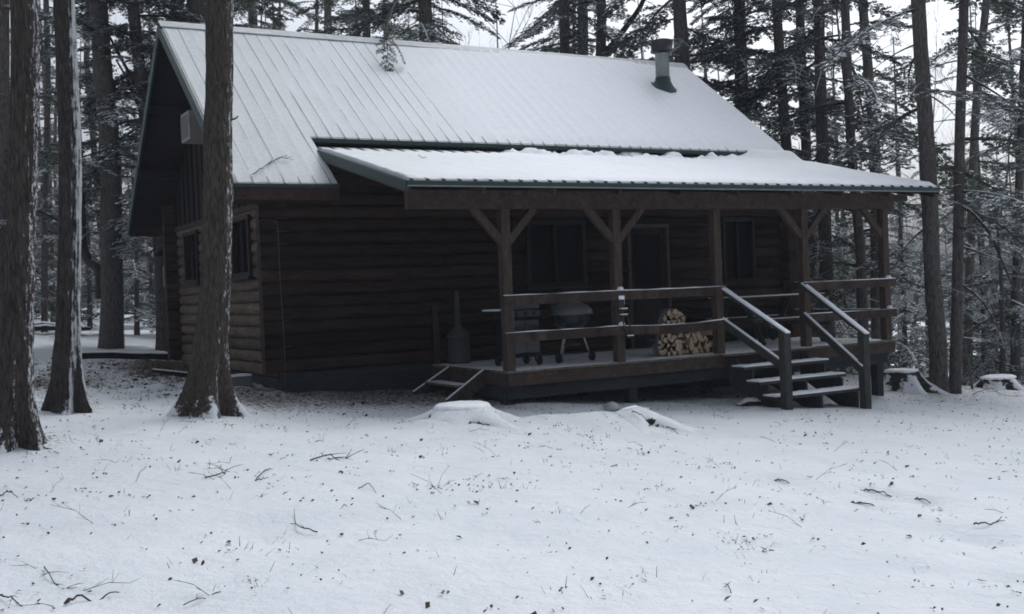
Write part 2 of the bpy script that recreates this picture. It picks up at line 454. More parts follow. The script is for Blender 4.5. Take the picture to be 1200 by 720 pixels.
def core_wall(axis, a, b, f0, f1, z0, z1, ops):
    xs = sorted({a, b, *[o[0] for o in ops], *[o[1] for o in ops]})
    for s, e in zip(xs[:-1], xs[1:]):
        zs = [(z0, z1)]
        for o in ops:
            if o[0] <= s+1e-6 and o[1] >= e-1e-6: zs = [(z0, o[2]), (o[3], z1)]
        for q0, q1 in zs:
            if q1-q0 < .01: continue
            if axis == 'x': core.box(s, f0, q0, e, f1, q1)
            else: core.box(f0, s, q0, f1, e, q1)
core_wall('x', .16, LEN-.16, .06, .14, .2, 3.45, [WIN1, WIN3, DOOR])
core_wall('y', .16, WID-.16, .06, .14, .16, 2.8, [GW1, GW2])
core_wall('y', .16, WID-.16, LEN-.14, LEN-.06, .16, 2.8, [])
core_wall('x', .16, LEN-.16, WID-.14, WID-.06, .2, 3.3, [])
core.box(.2, .2, .1, LEN-.2, WID-.2, .16)
part(core, 'wall_core', M['board_dark'], cabin)
# top plate over the front wall, boards between it and the eave
b = MB(); b.box(-.25, -.035, 3.06, LEN+.2, .17, 3.26); b.box(-.10, .0, 3.27, LEN+.05, .13, 3.42)
part(b, 'top_plate', M['log_front'], cabin, .01)
# foundation skirt
b = MB(); b.box(-.02, -.03, -.75, LEN+.02, .12, .262); b.box(-.021, .121, -.4, .12, WID, .168)
b.box(LEN-.12, .121, -1.0, LEN+.021, WID, .168); b.box(-.02, WID+.001, -.5, LEN+.02, WID+.1, .262)
part(b, 'foundation', M['found'], cabin, .008)

# --- gables: vertical boards ---------------------------------------------------------------
def gable(xo, sgn):
    mb = MB(); y = -.0; w = .19; k = 0
    def top(y): return min(zf(y), zb(y))-.17
    while y < WID-.01:
        y1 = min(WID, y+w); t = .026 if k % 2 else .045
        pts = [(xo, y+.003, 2.86), (xo, y1-.003, 2.86), (xo, y1-.003, top(y1))]
        if y < RY < y1: pts.append((xo, RY, top(RY)))
        pts.append((xo, y+.003, top(y)))
        mb.prism(pts, (sgn*t, 0, 0)); y = y1; k += 1
    part(mb, 'gable_siding', M['board_dark'], cabin)
    h = MB(); h.box(min(xo, xo+sgn*.075), -.1, 2.79, max(xo, xo+sgn*.075), WID+.1, 2.88)
    part(h, 'gable_beam', M['board_red'], cabin, .008)
gable(.03, -1); gable(LEN-.03, 1)

# --- windows, door -------------------------------------------------------------------------
def window(axis, o, fixed, sgn, mull=1, frame=M['frame']):
    """fixed: outer wall plane, sgn: outward direction sign"""
    a0, a1, z0, z1 = o; f = MB(); t = .07
    def bx(mb, a, q, c, e, d0, d1):
        lo, hi = sorted((fixed+sgn*d0, fixed+sgn*d1))
        if axis == 'x': mb.box(a, lo, q, c, hi, e)
        else: mb.box(lo, a, q, hi, c, e)
    bx(f, a0, z0, a0+t, z1, -.12, .045); bx(f, a1-t, z0, a1, z1, -.12, .045)
    bx(f, a0+t, z1-t, a1-t, z1, -.12, .040); bx(f, a0+t, z0, a1-t, z0+t, -.12, .040)
    fo = part(f, 'window_frame', frame, cabin, .005)
    s = MB(); bx(s, a0-.06, z0-.05, a1+.06, z0-.002, -.10, .085); part(s, 'sill', frame, fo, .004)
    p = MB(); bx(p, a0+t+.001, z0+t+.001, a1-t-.001, z1-t-.001, -.09, -.07); part(p, 'pane', M['glass'], fo)
    m = MB()
    for k in range(mull):
        c = a0+(a1-a0)*(k+1)/(mull+1); bx(m, c-.02, z0+t+.002, c+.02, z1-t-.002, -.068, .0)
    if mull: part(m, 'mullion', frame, fo)
window('x', WIN1, 0, -1, 1); window('x', WIN3, 0, -1, 1)
window('y', GW1, 0, -1, 1); window('y', GW2, 0, -1, 1)
d = MB(); d.box(DOOR[0]+.07, .02, DZ+.01, DOOR[1]-.07, .07, DOOR[3]-.07)
door = part(d, 'door', M['board_dark'], cabin, .005)
d = MB(); d.box(DOOR[0]+.16, .010, 1.25, DOOR[1]-.16, .0195, DOOR[3]-.18); part(d, 'pane', M['glass'], door)
d = MB()
for z0, z1 in ((.42, 1.1),): d.box(DOOR[0]+.18, .008, z0, DOOR[1]-.18, .0195, z1)
part(d, 'panel', M['frame'], door, .006)
d = MB(); d.lathe([(.012, 0), (.012, .03), (.028, .035), (.030, .055), (.018, .07)], (DOOR[0]+.13, .019, 1.16), 12, axis=(0, -1, 0)); part(d, 'handle', M['chrome'], door)
d = MB(); t = .06
d.box(DOOR[0], -.055, DZ, DOOR[0]+t, .12, DOOR[3]); d.box(DOOR[1]-t, -.055, DZ, DOOR[1], .12, DOOR[3])
d.box(DOOR[0]+t, -.052, DOOR[3]-t, DOOR[1]-t, .12, DOOR[3])
part(d, 'door_frame', M['doorframe'], cabin, .004)

# --- cable at the corner --------------------------------------------------------------------
cb = MB(); cb.tube([(-.29, 0.02, 2.35), (-.28, -.02, 2.5), (-.2, -.10, 2.55), (-.02, -.12, 2.53), (.0, -.125, 2.4), (.0, -.12, 1.6), (.02, -.125, .8), (.01, -.12, .1)], .006, 6)
part(cb, 'cable', M['cable'], cabin)

# --- main roof -------------------------------------------------------------------------------
poly = [(OL, EY), (XM, EY), (XM, CUT), (XR, CUT), (XR, RY), (OL, RY)]
b = MB(); b.prism([(x, y, zf(y)) for x, y in poly], (0, 0, -.10))
b.prism([(OL, RY+.001, RZ), (XR, RY+.001, RZ), (XR, BY, BZ), (OL, BY, BZ)], (0, 0, -.10))
roof = part(b, 'roof', M['soffit'], cabin)
def slope_sheet(x0, y0, x1, y1, z, t=.006):
    m = MB(); m.prism([(x0, y0, z(y0)+.003), (x1, y0, z(y0)+.003), (x1, y1, z(y1)+.003), (x0, y1, z(y1)+.003)], (0, 0, t)); return m
b = slope_sheet(OL-.02, EY-.03, XM+.01, CUT, zf); b2 = slope_sheet(OL-.02, CUT+.0005, XR+.02, RY, zf)
b.add(b2.v, b2.f); b2 = slope_sheet(OL-.02, RY+.002, XR+.02, BY+.03, zb); b.add(b2.v, b2.f)
b.prism([(XM+.012, CUT-.03, zf(CUT-.03)+.003), (XR+.02, CUT-.03, zf(CUT-.03)+.003), (XR+.02, CUT, zf(CUT)+.003), (XM+.012, CUT, zf(CUT)+.003)], (0, 0, .006))
part(b, 'metal_sheet', M['roofmetal'], roof)
ribs = MB(); x = OL+.03; k = 0
while x < XR:
    y0 = EY-.035 if x < XM else CUT-.035
    a = (x, y0, zf(y0)+.018); e = (x, RY-.02, zf(RY-.02)+.018)
    ribs.bar(a, e, .018, .022); ribs.bar((x, RY+.02, zb(RY+.02)+.02), (x, BY+.03, zb(BY+.03)+.02), .024, .026)
    x += .2286
part(ribs, 'roof_ribs', M['roofmetal'], roof)
b = MB()
for (y0, z0, y1, z1) in ((RY-.17, zf(RY-.17), RY, RZ), (RY, RZ, RY+.17, zb(RY+.17))):
    b.prism([(OL-.03, y0, z0+.045), (XR+.03, y0, z0+.045), (XR+.03, y1, z1+.05), (OL-.03, y1, z1+.05)], (0, 0, .012))
part(b, 'ridge_cap', M['ridge'], roof)
# trims
def rake(mb, x0, x1, ya, yb, z, drop0, drop1):
    mb.prism([(x0, ya, z(ya)+drop0), (x0, yb, z(yb)+drop0), (x0, yb, z(yb)+drop1), (x0, ya, z(ya)+drop1)], (x1-x0, 0, 0))
for q in ((OL-.045, OL-.003, EY-.01, RY, zf, .012, -.20), (OL-.045, OL-.003, RY+.001, BY+.02, zb, .012, -.22), (XR+.003, XR+.045, CUT, RY, zf, .012, -.14),
          (XR+.003, XR+.045, RY+.001, BY+.02, zb, .012, -.2), (XM+.003, XM+.028, EY-.01, CUT-.02, zf, .0, -.14)):
    b = MB(); rake(b, *q); part(b, 'barge_board', M['green'], roof, .004)
b = MB(); b.box(OL-.02, EY-.040, zf(EY)-.062, XM+.03, EY-.006, zf(EY)-.006)
b.box(XM+.03, CUT-.045, zf(CUT)-.080, XR+.02, CUT-.004, zf(CUT)-.012)
part(b, 'drip_edge', M['green'], roof, .003)
for q in ((OL-.0, EY-.028, zf(EY)-.235, XM+.02, EY+.012, zf(EY)-.065), (OL, BY-.02, BZ-.26, XR, BY+.03, BZ-.03)):
    b = MB(); b.box(*q); part(b, 'fascia', M['board_red'], roof, .004)
# closed soffit box behind the left eave and lookout ends
b = MB()
for k in range(3):
    x = OL+.35+k*.55; b = MB(); b.bar((x, EY+.02, zf(EY+.02)-.17), (x, .2, zf(.2)-.17), .05, .13); part(b, 'rafter', M['soffit'], roof)
b = MB(); b.box(OL+.02, EY+.012, zf(EY)-.24, XM-.01, -.03, zf(EY)-.215); part(b, 'soffit', M['soffit'], roof)
for yy in (1.2, 2.5, 3.59, 4.8, 6.0):
    b = MB(); b.box(OL+.01, yy-.05, min(zf(yy), zb(yy))-.28, .02, yy+.05, min(zf(yy), zb(yy))-.135); part(b, 'lookout', M['soffit'], roof)

# --- snow on the main roof --------------------------------------------------------------------
def hmain(x, y):
    s = (y-EY)/(RY-EY)
    base = .015+.030*sstep(2.0, 6.5, x)+.012*sstep(3.0, 9.0, x)
    base += .006*sstep(.32, .10, s)*sstep(2.2, .2, x) if x < 2.2 else 0
    base += .004*fbm(x, y, 1.2)+.004*fbm(x*1.0, y*.25+5, 5.0, 2)
    if x > 8.8: base -= .014*sstep(8.8, 9.6, x)*sstep(.45, .9, s)
    # ribs lift the surface a little
    ph = ((x-OL-.03) % .2286)/.2286; ph = min(ph, 1-ph)
    base += .010*max(0, 1-ph/.10)
    e = (y-(EY if x <= XM else CUT))
    base *= .30+.70*sstep(0, .16, e+.06*fbm(x, 0, 4, 3))
    return max(.008, base)
ps = lambda x, y: (x, y, zf(y)+.009)
s1 = snow_sheet(ps, hmain, OL+.0, XM, EY+.0, RY-.10, .04, .08, crisp=True)
s2 = snow_sheet(ps, hmain, XM+.0005, XR-.01, CUT+.0, RY-.10, .045, .085, crisp=True)
s1.add(s2.v, s2.f, 0, True)
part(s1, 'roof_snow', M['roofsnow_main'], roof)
sbk = snow_sheet(lambda x, y: (x, y, zb(y)+.009), lambda x, y: .05+.006*fbm(x, y, 2), OL, XR, RY+.1, BY, .3, .2)
part(sbk, 'roof_snow', M['roofsnow'], roof)

# --- stove pipe ----------------------------------------------------------------------------------
cx, cy = 9.235, 2.55; cz = zf(cy)
b = MB(); b.lathe([(.145, -.25), (.145, .72), (.15, .725), (.15, .75), (.10, .76)], (cx, cy, cz), 28)
pipe = part(b, 'stove_pipe', M['pipe'], cabin)
b = MB(); b.lathe([(.17, .765), (.235, .77), (.235, .795), (.225, .80), (.225, .98), (.235, .985), (.235, 1.005), (.15, 1.03), (.02, 1.04)], (cx, cy, cz), 28)
for a in range(4): b.bar((cx+.12*math.cos(a*1.57+.5), cy+.12*math.sin(a*1.57+.5), cz+.68), (cx+.18*math.cos(a*1.57+.5), cy+.18*math.sin(a*1.57+.5), cz+.80), .03, .01)
part(b, 'pipe_cap', M['black'], pipe)
b = MB(); ax = Vector((0, -SL, 1)).normalized()
vs = []; seg = 32
for (r, h, mix) in ((.30, .012, 0), (.31, .04, 0), (.27, .07, .1), (.20, .12, .6), (.165, .17, .9), (.153, .24, 1)):
    for k in range(seg):
        a = 2*math.pi*k/seg; px = cx+r*math.cos(a); py = cy+r*math.sin(a)*(1-.12*(1-mix))
        zz = (zf(py)*(1-mix)+cz*mix)+h-mix*.0
        vs.append((px, py, zz))
b.add(vs, [(i*seg+k, i*seg+(k+1) % seg, (i+1)*seg+(k+1) % seg, (i+1)*seg+k) for i in range(5) for k in range(seg)], 0, True)
part(b, 'pipe_boot', M['green'], pipe)
b = MB(); b.tube([(cx+.32*math.cos(a), cy+.29*math.sin(a), zf(cy+.29*math.sin(a))+.062+.006*math.sin(a*5)) for a in [R_(180+10*i) for i in range(19)]], [.012+.012*math.sin(math.pi*i/18) for i in range(19)], 8)
part(b, 'snow_ring', M['roofsnow'], pipe)

# --- porch roof -----------------------------------------------------------------------------------
b = MB(); b.prism([(PX0, PY0, zp(PY0)), (XR, PY0, zp(PY0)), (XR, PY1, zp(PY1)), (PX0, PY1, zp(PY1))], (0, 0, -.035))
proof = part(b, 'porch_roof', M['soffit'], cabin)
b = slope_sheet(PX0-.02, PY0-.035, XR+.02, CUT+.08, zp); part(b, 'metal_sheet', M['roofmetal'], proof)
ribs = MB(); x = PX0+.05
while x < XR:
    ribs.bar((x, PY0-.045, zp(PY0-.045)+.020), (x, CUT+.05, zp(CUT+.05)+.020), .030, .026); x += .2286
part(ribs, 'roof_ribs', M['green'], proof)
b = MB(); b.box(PX0-.02, PY0-.052, zp(PY0)-.062, XR+.02, PY0-.012, zp(PY0)+.001)
rake(b, PX0-.035, PX0-.003, PY0-.02, PY1-.1, zp, .012, -.13); rake(b, XR+.003, XR+.035, PY0-.02, PY1-.1, zp, .012, -.11)
part(b, 'drip_edge', M['green'], proof, .003)
b = MB(); b.box(PX0-.02, PY0-.060, zp(PY0)-.078, XR+.02, PY0-.044, zp(PY0)-.060); part(b, 'drip_lip', M['pipe'], proof)
b = MB()
xs = [PX0+.03+i*(XR-PX0-.06)/9 for i in range(10)]
for x in xs: b.bar((x, PY0+.02, zp(PY0+.02)-.10), (x, .03, zp(.03)-.10), .05, .12)
part(b, 'rafter', M['timber'], proof, .004)
def hporch(x, y):
    s = (y-PY0)/(CUT-PY0)
    h = .050+.010*fbm(x, y, .9)+.006*fbm(x, y, 4)
    h += .018*sstep(1.5, 6, x); h *= 1-.75*sstep(.80, .92, s)*sstep(9.0, 8.4, x)
    # slid lumps of snow heaped under the upper roof edge
    q = sstep(.80, .93, s)*sstep(3.4, 4.4, x)
    h += q*min(.105, .17*max(0, fbm(x*1.0, y*1.2, 2.4, 4)+.0))*sstep(9.8, 8.6, x)
    h += .14*sstep(9.2, 9.8, x)*sstep(.86, .97, s)
    e = y-PY0; h *= .35+.65*sstep(0, .16, e+.06*fbm(x, 1, 5, 2))
    return max(.012, h)
s = snow_sheet(lambda x, y: (x, y, zp(y)+.009), hporch, PX0+.02, XR-.0, PY0+.005, CUT+.03, .05, .05)
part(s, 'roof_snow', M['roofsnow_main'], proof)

# --- porch frame -----------------------------------------------------------------------------------
b = MB(); b.box(1.02, DY+.0, BEAM, 10.19, DY+.15, BEAM+.26); part(b, 'porch_beam', M['timber'], cabin, .008)
b = MB(); b.bar((10.30, -2.9, zp(-2.9)-.12), (10.30, .3, zp(.3)-.12), .06, .14); b.box(10.2, DY+.02, BEAM+.13, 10.55, DY+.12, BEAM+.24)
part(b, 'side_beam', M['timber'], cabin, .006)
PYC = DY+.085
for i, x in enumerate(POSTS):
    b = MB(); b.box(x-.07, PYC-.07, DZ, x+.07, PYC+.07, BEAM); part(b, 'post', M['post'], cabin, .008)
    sides = {0: (-1, 1), 1: (-1, 1), 2: (), 3: (-1, 1), 4: (-1,)}[i]
    for sd in sides:
        b = MB(); b.bar((x+sd*.05, PYC-.015, BEAM-.46), (x+sd*.50, PYC-.015, BEAM+.02), .085, .11, up=(0, 0, 1))
        part(b, 'knee_brace', M['post'], cabin, .006)
# deck
b = MB(); y = DY+.002; k = 0
while y < -.06:
    y1 = min(y+.14, -.055); b.box(DX0, y, DZ-.035, DX1, y1-.005, DZ); y = y1; k += 1
b.box(6.18, DY-.12, DZ-.04, 8.17, DY-.001, DZ-.002)
deck = part(b, 'deck', M['deck'], cabin, .004)
b = MB(); b.box(DX0+.01, DY+.012, .02, DX1-.005, DY+.05, .196); b.box(DX0+.012, DY+.051, .02, DX0+.05, -.05, .196); b.box(DX1-.045, DY+.051, .02, DX1-.005, -.05, .196)
part(b, 'rim_joist', M['timber'], deck, .005)
b = MB(); b.box(DX0+.05, DY+.10, -.17, DX1-.10, DY+.16, .018); b.box(DX0+.06, DY+.17, -.17, DX0+.11, -.1, .018)
for x in np.arange(DX0+.6, DX1, .6): b.box(x-.02, DY+.17, .021, x+.02, -.1, .195)
part(b, 'under_beam', M['found'], deck, .005)
b = MB()
for x in (DX0+.12, 4.66, 7.2, DX1-.2):
    for yy in (DY+.27, -1.0):
        b = MB(); b.box(x-.075, yy-.075, gz(x, yy)-.2, x+.075, yy+.075, .0); part(b, 'pier', M['found'], deck, .005)
# rails
def rail_run(x0, x1, sag=0):
    for zt in (DZ+1.055, DZ+.535):
        n = 22; mb = MB(); sn = MB(); y0, y1 = PYC-.112, PYC-.072
        for i in range(n-1):
            a = x0+(x1-x0)*i/(n-1); c = x0+(x1-x0)*(i+1)/(n-1)
            def sg(x): return -sag*math.sin(math.pi*(x-x0)/(x1-x0))*(1 if zt < 1 else .25)
            for m_, t0, t1, ya, yb in ((mb, -.135, 0, y0, y1), (sn, .0005, .012, y0+.004, y1-.003)):
                v = []
                for xx in (a, c):
                    hh = t1 if m_ is mb else max(.002, t1*(.75+1.3*noise.noise(Vector((xx*3, zt, 1)))))
                    v += [(xx, ya, zt+t0+sg(xx)), (xx, yb, zt+t0+sg(xx)), (xx, yb, zt+hh+sg(xx)), (xx, ya, zt+hh+sg(xx))]
                fs = [(0, 1, 5, 4), (1, 2, 6, 5), (2, 3, 7, 6), (3, 0, 4, 7)]
                if i == 0: fs.append((0, 3, 2, 1))
                if i == n-2: fs.append((4, 5, 6, 7))
                m_.add(v, fs)
        r = part(mb, 'rail', M['timber'], cabin)
        part(sn, 'snow_strip', M['snow'], r)
rail_run(POSTS[0]-.09, POSTS[1]); rail_run(POSTS[1]+.002, POSTS[2]+.10, .03); rail_run(POSTS[3]-.09, POSTS[4]+.16)
# side rail to the wall end, right side of the deck
b = MB()
for zt in (DZ+1.05, DZ+.53): b.box(DX1-.10, PYC+.075, zt-.13, DX1-.06, -.25, zt)
side = part(b, 'rail', M['timber'], cabin, .004)
b = MB()
for zt in (DZ+1.05, DZ+.53): b.box(DX1-.097, PYC+.08, zt+.0005, DX1-.063, -.26, zt+.014)
part(b, 'snow_strip', M['snow'], side)
for x in POSTS:
    for zt in (DZ+1.055, DZ+.535):
        if x in (POSTS[1], POSTS[4]):
            b = MB(); b.lathe([(.05, 0), (.048, .025), (.03, .045), (.005, .052)], (x-.0, PYC-.092, zt+.012), 10); part(b, 'snow_clump', M['snow'], cabin)

# --- front steps -------------------------------------------------------------------------------------
SX0, SX1 = 6.30, 7.92
b0 = MB(); b0.box(SX0+.04, -2.83, .00, SX1-.04, -2.80, .03)
steps = empty('x', (0, 0, 0), None, None); steps.name = 'porch_steps'; steps.parent = cabin
for (zt, y0, y1) in ((.045, -3.10, -2.80), (-.165, -3.44, -3.13), (-.365, -3.80, -3.48)):
    b = MB(); b.box(SX0-.08, y0, zt-.042, SX1+.08, y1, zt); t_ = part(b, 'tread', M['treated'], steps, .004)
    s = snow_sheet(lambda x, y: (x, y, zt+.001), lambda x, y: .022+.008*fbm(x, y, 5)+.006*fbm(x, y, 17, 2), SX0-.075, SX1+.07, y0+.008, y1-.01, .04, .04)
    part(s, 'tread_snow', M['snow'], steps)
for x in (SX0+.06, (SX0+SX1)/2, SX1-.06):
    pr = [(-2.60, .15), (-2.60, -.25), (-3.55, gz(x, -3.5)-.06), (-3.80, gz(x, -3.8)-.06), (-3.80, -.41), (-3.49, -.41), (-3.49, -.21), (-3.14, -.21), (-3.14, -.0), (-2.80, -.0), (-2.80, .15)]
    b = MB(); b.prism([(x-.02, y, z) for y, z in pr], (.04, 0, 0)); part(b, 'stringer', M['treated'], steps)
NEW = [(SX0-.02, -3.93, .57), (SX1-.01, -3.90, .47)]
for (x, y, zt) in NEW:
    b = MB(); b.box(x-.065, y-.065, gz(x, y)-.1, x+.065, y+.065, zt); part(b, 'newel_post', M['treated'], steps, .006)
for i, (x, y, zt) in enumerate(NEW):
    px = POSTS[2+i]+(.0 if i == 0 else -.0)
    for (za, zb_) in ((DZ+1.02, zt-.02), (DZ+.50, zt-.54)):
        xo = .09 if i == 0 else -.10
        yb_ = y-.07 if za > 1 else y+.0
        a = Vector((px+xo*.6, PYC-.02, za)); e = Vector((x+(xo*.6 if za < 1 else 0), yb_, zb_-.0))
        if za < 1: a.x += 0
        b = MB(); b.bar(a, e, .045 if za < 1 else .10, .12 if za < 1 else .045); h_ = part(b, 'handrail', M['treated'], steps, .004)
        s = MB(); up = Vector((0, 0, 1)); d_ = (e-a).normalized(); r_ = d_.cross(up).normalized(); u_ = r_.cross(d_)
        ofs = u_*(.071 if za < 1 else .036)
        n = 12; pts = [a.lerp(e, k/n)+ofs for k in range(n+1)]
        for k in range(n):
            hh = .030+.010*noise.noise(Vector((k*.9, i, za)))
            s.bar(pts[k], pts[k+1], .04 if za < 1 else .092, hh)
        part(s, 'handrail_snow', M['snow'], steps, .008)
# --- small side steps at the left end of the deck --------------------------------------------------------
sst = empty('y', (0, 0, 0), None, None); sst.name = 'side_steps'; sst.parent = cabin
for y in (-1.85, -.72):
    gx = 1.84; g = gz(gx, y)
    b = MB(); b.bar((DX0-.002, y, DZ-.12), (gx, y, g-.05), .04, .20); part(b, 'stringer', M['treated'], sst, .004)
    b = MB(); b.bar((DX0-.012, y, DZ-.005), (gx-.05, y, g+.04), .036, .014); part(b, 'snow_strip', M['snow'], sst)
b = MB(); b.box(1.98, -1.825, .0, 2.24, -.745, .035); part(b, 'tread', M['deck'], sst, .004)
# --- rear lean-to -----------------------------------------------------------------------------------------
b = MB(); y = WID+.11
while y < 8.05:
    b.box(.0, y, .02, .03+.01*(int(y*10) % 2), y+.155, 2.36+.0*y); y += .16
b.box(.045, WID+.11, .02, 3.0, 8.05, 2.36)
b.prism([(-.12, WID+.105, 2.62), (3.1, WID+.105, 2.62), (3.1, 8.2, 2.38), (-.12, 8.2, 2.38)], (0, 0, .05))
lean = part(b, 'rear_lean_to', M['board_dark'], cabin)
b = MB(); b.box(-.13, 7.0, 1.72, -.002, 7.32, 2.14); part(b, 'meter_box', M['acgrille'], lean, .01)
b = MB(); b.tube([(-.07, 7.1, 2.15), (-.10, 6.98, 2.3), (-.16, 6.95, 2.55), (-.2, 7.0, 2.75)], .011, 6); part(b, 'cable', M['cable'], lean)

# =========================================================================================
#  THINGS ON AND AROUND THE CABIN
# =========================================================================================
# wall air conditioner high on the gable
ac = empty('air_conditioner', (-.2, 3.5, 4.18), 'pale boxy air conditioner sticking out of the dark gable', 'air conditioner')
b = MB(); b.box(-.44, 3.22, 4.18, .0, 3.80, 4.68); part(b, 'casing', M['acwhite'], ac, .012)
b = MB()
b.box(-.446, 3.27, 4.23, -.441, 3.75, 4.63)
for k in range(12): b.box(-.458, 3.275, 4.245+k*.032, -.4465, 3.745, 4.255+k*.032)
part(b, 'grille', M['acgrille'], ac)

# smokers' post on the deck
sp = empty('smoking_post', (2.83, -.24, DZ+.005), 'grey long-necked smoking post standing on the deck by the wall', 'ash receptacle')
c = (2.83, -.24, DZ+.005)
b = MB(); b.lathe([(.185, 0), (.19, .02), (.185, .05), (.175, .40), (.19, .41), (.19, .43)], c, 28); part(b, 'base_bin', M['greyiron'], sp)
b = MB(); b.lathe([(.188, .432), (.17, .46), (.095, .55), (.055, .60), (.045, .62)], c, 28); part(b, 'cone_lid', M['greyiron'], sp)
b = MB(); b.lathe([(.045, .621), (.040, .9), (.036, 1.12), (.040, 1.13), (.030, 1.16)], c, 16); part(b, 'neck', M['greyiron'], sp)

# leaning plank at the deck's left end
b = MB(); b.bar((2.50, -.13, DZ), (2.52, -.055, DZ+.92), .10, .035, up=(0, 1, 0)); one(b, 'plank', M['board_red'], (2.5, -.1, DZ), 'reddish upright plank leaning on the log wall at the left end of the deck', 'plank', bevel=.003)

# gas grill beside the first post
gx, gy = 3.08, -1.72
gg = empty('gas_grill', (gx, gy, DZ), 'dark cabinet gas grill behind the rail, next to the leftmost porch post', 'grill')
b = MB(); b.box(gx-.24, gy-.24, DZ+.16, gx+.24, gy+.24, DZ+.72); part(b, 'cabinet', M['dkgrey'], gg, .015)
b = MB(); b.box(gx-.225, gy-.255, DZ+.20, gx-.005, gy-.242, DZ+.68); b.box(gx+.005, gy-.255, DZ+.20, gx+.225, gy-.242, DZ+.68); part(b, 'door', M['enamel'], gg, .004)
b = MB(); b.box(gx-.25, gy-.27, DZ+.725, gx+.25, gy+.25, DZ+.83); part(b, 'control_panel', M['black'], gg, .01)
b = MB()
for k in range(3):
    b = MB(); b.lathe([(.026, 0), (.026, .02), (.020, .035)], (gx-.15+.15*k, gy-.271, DZ+.775), 14, axis=(0, -1, 0)); part(b, 'knob', M['black'], gg)
b = MB(); n = 10; prof = [(gy-.26+.52*(1-math.cos(math.pi*k/n))/2, DZ+.835+.24*math.sin(math.pi*k/n)) for k in range(n+1)]
b.prism([(gx-.25, y, z) for y, z in prof], (.50, 0, 0)); lid = part(b, 'lid', M['enamel'], gg, .01)
b = MB(); b.tube([(gx-.2, gy-.235, DZ+.93), (gx-.2, gy-.30, DZ+.95), (gx+.2, gy-.30, DZ+.95), (gx+.2, gy-.235, DZ+.93)], .012, 8); part(b, 'handle', M['chrome'], lid)
b = MB(); b.box(gx-.50, gy-.20, DZ+.80, gx-.252, gy+.20, DZ+.83); shelf = part(b, 'side_shelf', M['dkgrey'], gg, .006)
b = MB(); b.box(gx-.49, gy-.19, DZ+.8305, gx-.27, gy+.19, DZ+.855); part(b, 'snow_patch', M['snow'], shelf, .01)
for sx in (-1, 1):
    for sy in (-1, 1):
        b = MB(); b.box(gx+sx*.20-.02, gy+sy*.19-.02, DZ+.07, gx+sx*.20+.02, gy+sy*.19+.02, DZ+.158); part(b, 'leg', M['black'], gg)
        b = MB(); b.lathe([(.02, -.02), (.07, -.02), (.075, 0), (.07, .02), (.02, .02)], (gx+sx*.20+sx*.045, gy+sy*.19, DZ+.075), 18, axis=(1, 0, 0)); part(b, 'wheel', M['rubber'], gg)

# kettle grill
kx, ky = 3.98, -1.78
kg = empty('kettle_grill', (kx, ky, DZ), 'round black kettle grill on thin metal legs with two wheels', 'grill')
b = MB(); b.lathe([(.02, .48), (.14, .50), (.23, .56), (.285, .64), (.30, .71), (.305, .72)], (kx, ky, DZ), 32); part(b, 'bowl', M['enamel'], kg)
b = MB(); b.lathe([(.34, .722), (.345, .735), (.325, .80), (.27, .86), (.15, .905), (.03, .918)], (kx, ky, DZ), 32); klid = part(b, 'lid', M['kettle'], kg)
b = MB(); b.lathe([(.10, .907), (.16, .9085), (.13, .922), (.04, .935)], (kx, ky, DZ), 20); part(b, 'snow_patch', M['snow'], klid)
b = MB(); b.tube([(kx-.07, ky, DZ+.915), (kx-.06, ky, DZ+.965), (kx+.06, ky, DZ+.965), (kx+.07, ky, DZ+.915)], .014, 8); part(b, 'handle', M['black'], klid)
for (dx, dy, wheel) in ((-.27, -.10, True), (.27, -.10, True), (0, .28, False)):
    b = MB(); b.tube([(kx+dx*.5, ky+dy*.5, DZ+.53), (kx+dx, ky+dy, DZ+(.075 if wheel else 0))], .012, 8); part(b, 'leg', M['chrome'], kg)
    if wheel:
        b = MB(); s_ = 1 if dx > 0 else -1
        b.lathe([(.03, -.022), (.07, -.022), (.078, -.012), (.078, .012), (.07, .022), (.03, .022)], (kx+dx+s_*.03, ky+dy, DZ+.078), 22, axis=(1, 0, 0)); part(b, 'wheel', M['rubber'], kg)
b = MB(); b.tube([(kx-.27, ky-.10, DZ+.078), (kx+.27, ky-.10, DZ+.078)], .006, 6); part(b, 'axle', M['chrome'], kg)
b = MB(); b.lathe([(.10, .25), (.13, .255), (.135, .275)], (kx, ky, DZ), 20); part(b, 'ash_pan', M['black'], kg)

# strap hanging from the second post
b = MB(); x = POSTS[1]; y = PYC-.118
b.bar((x-.01, y, DZ+.98), (x-.02, y-.01, DZ+.80), .10, .02, up=(0, 1, 0)); b.box(x-.06, y-.07, DZ+.76, x+.06, y, DZ+.785); b.box(x-.06, y-.07, DZ+.68, x+.06, y, DZ+.70)
b.tube([(x-.05, y-.05, DZ+.70), (x-.01, y-.055, DZ+.52), (x+.06, y-.06, DZ+.38)], .012, 6); b.tube([(x+.05, y-.05, DZ+.70), (x+.09, y-.055, DZ+.52), (x+.13, y-.06, DZ+.38)], .012, 6)
b.box(x+.03, y-.075, DZ+.355, x+.15, y-.045, DZ+.385)
o = one(b, 'hanging_bracket', M['black'], (x, y, DZ+.7), 'black metal bracket with snowy ledges hanging on a porch post between rails', 'bracket')
b = MB(); b.box(x-.055, y-.065, DZ+.786, x+.055, y-.005, DZ+.80); b.box(x-.055, y-.065, DZ+.701, x+.055, y-.005, DZ+.713); b.box(x+.035, y-.072, DZ+.386, x+.145, y-.048, DZ+.398); b.box(x-.06, y-.013, DZ+.85, x+.04, y-.010+.022, DZ+.98)
part(b, 'snow_patch', M['snow'], o)

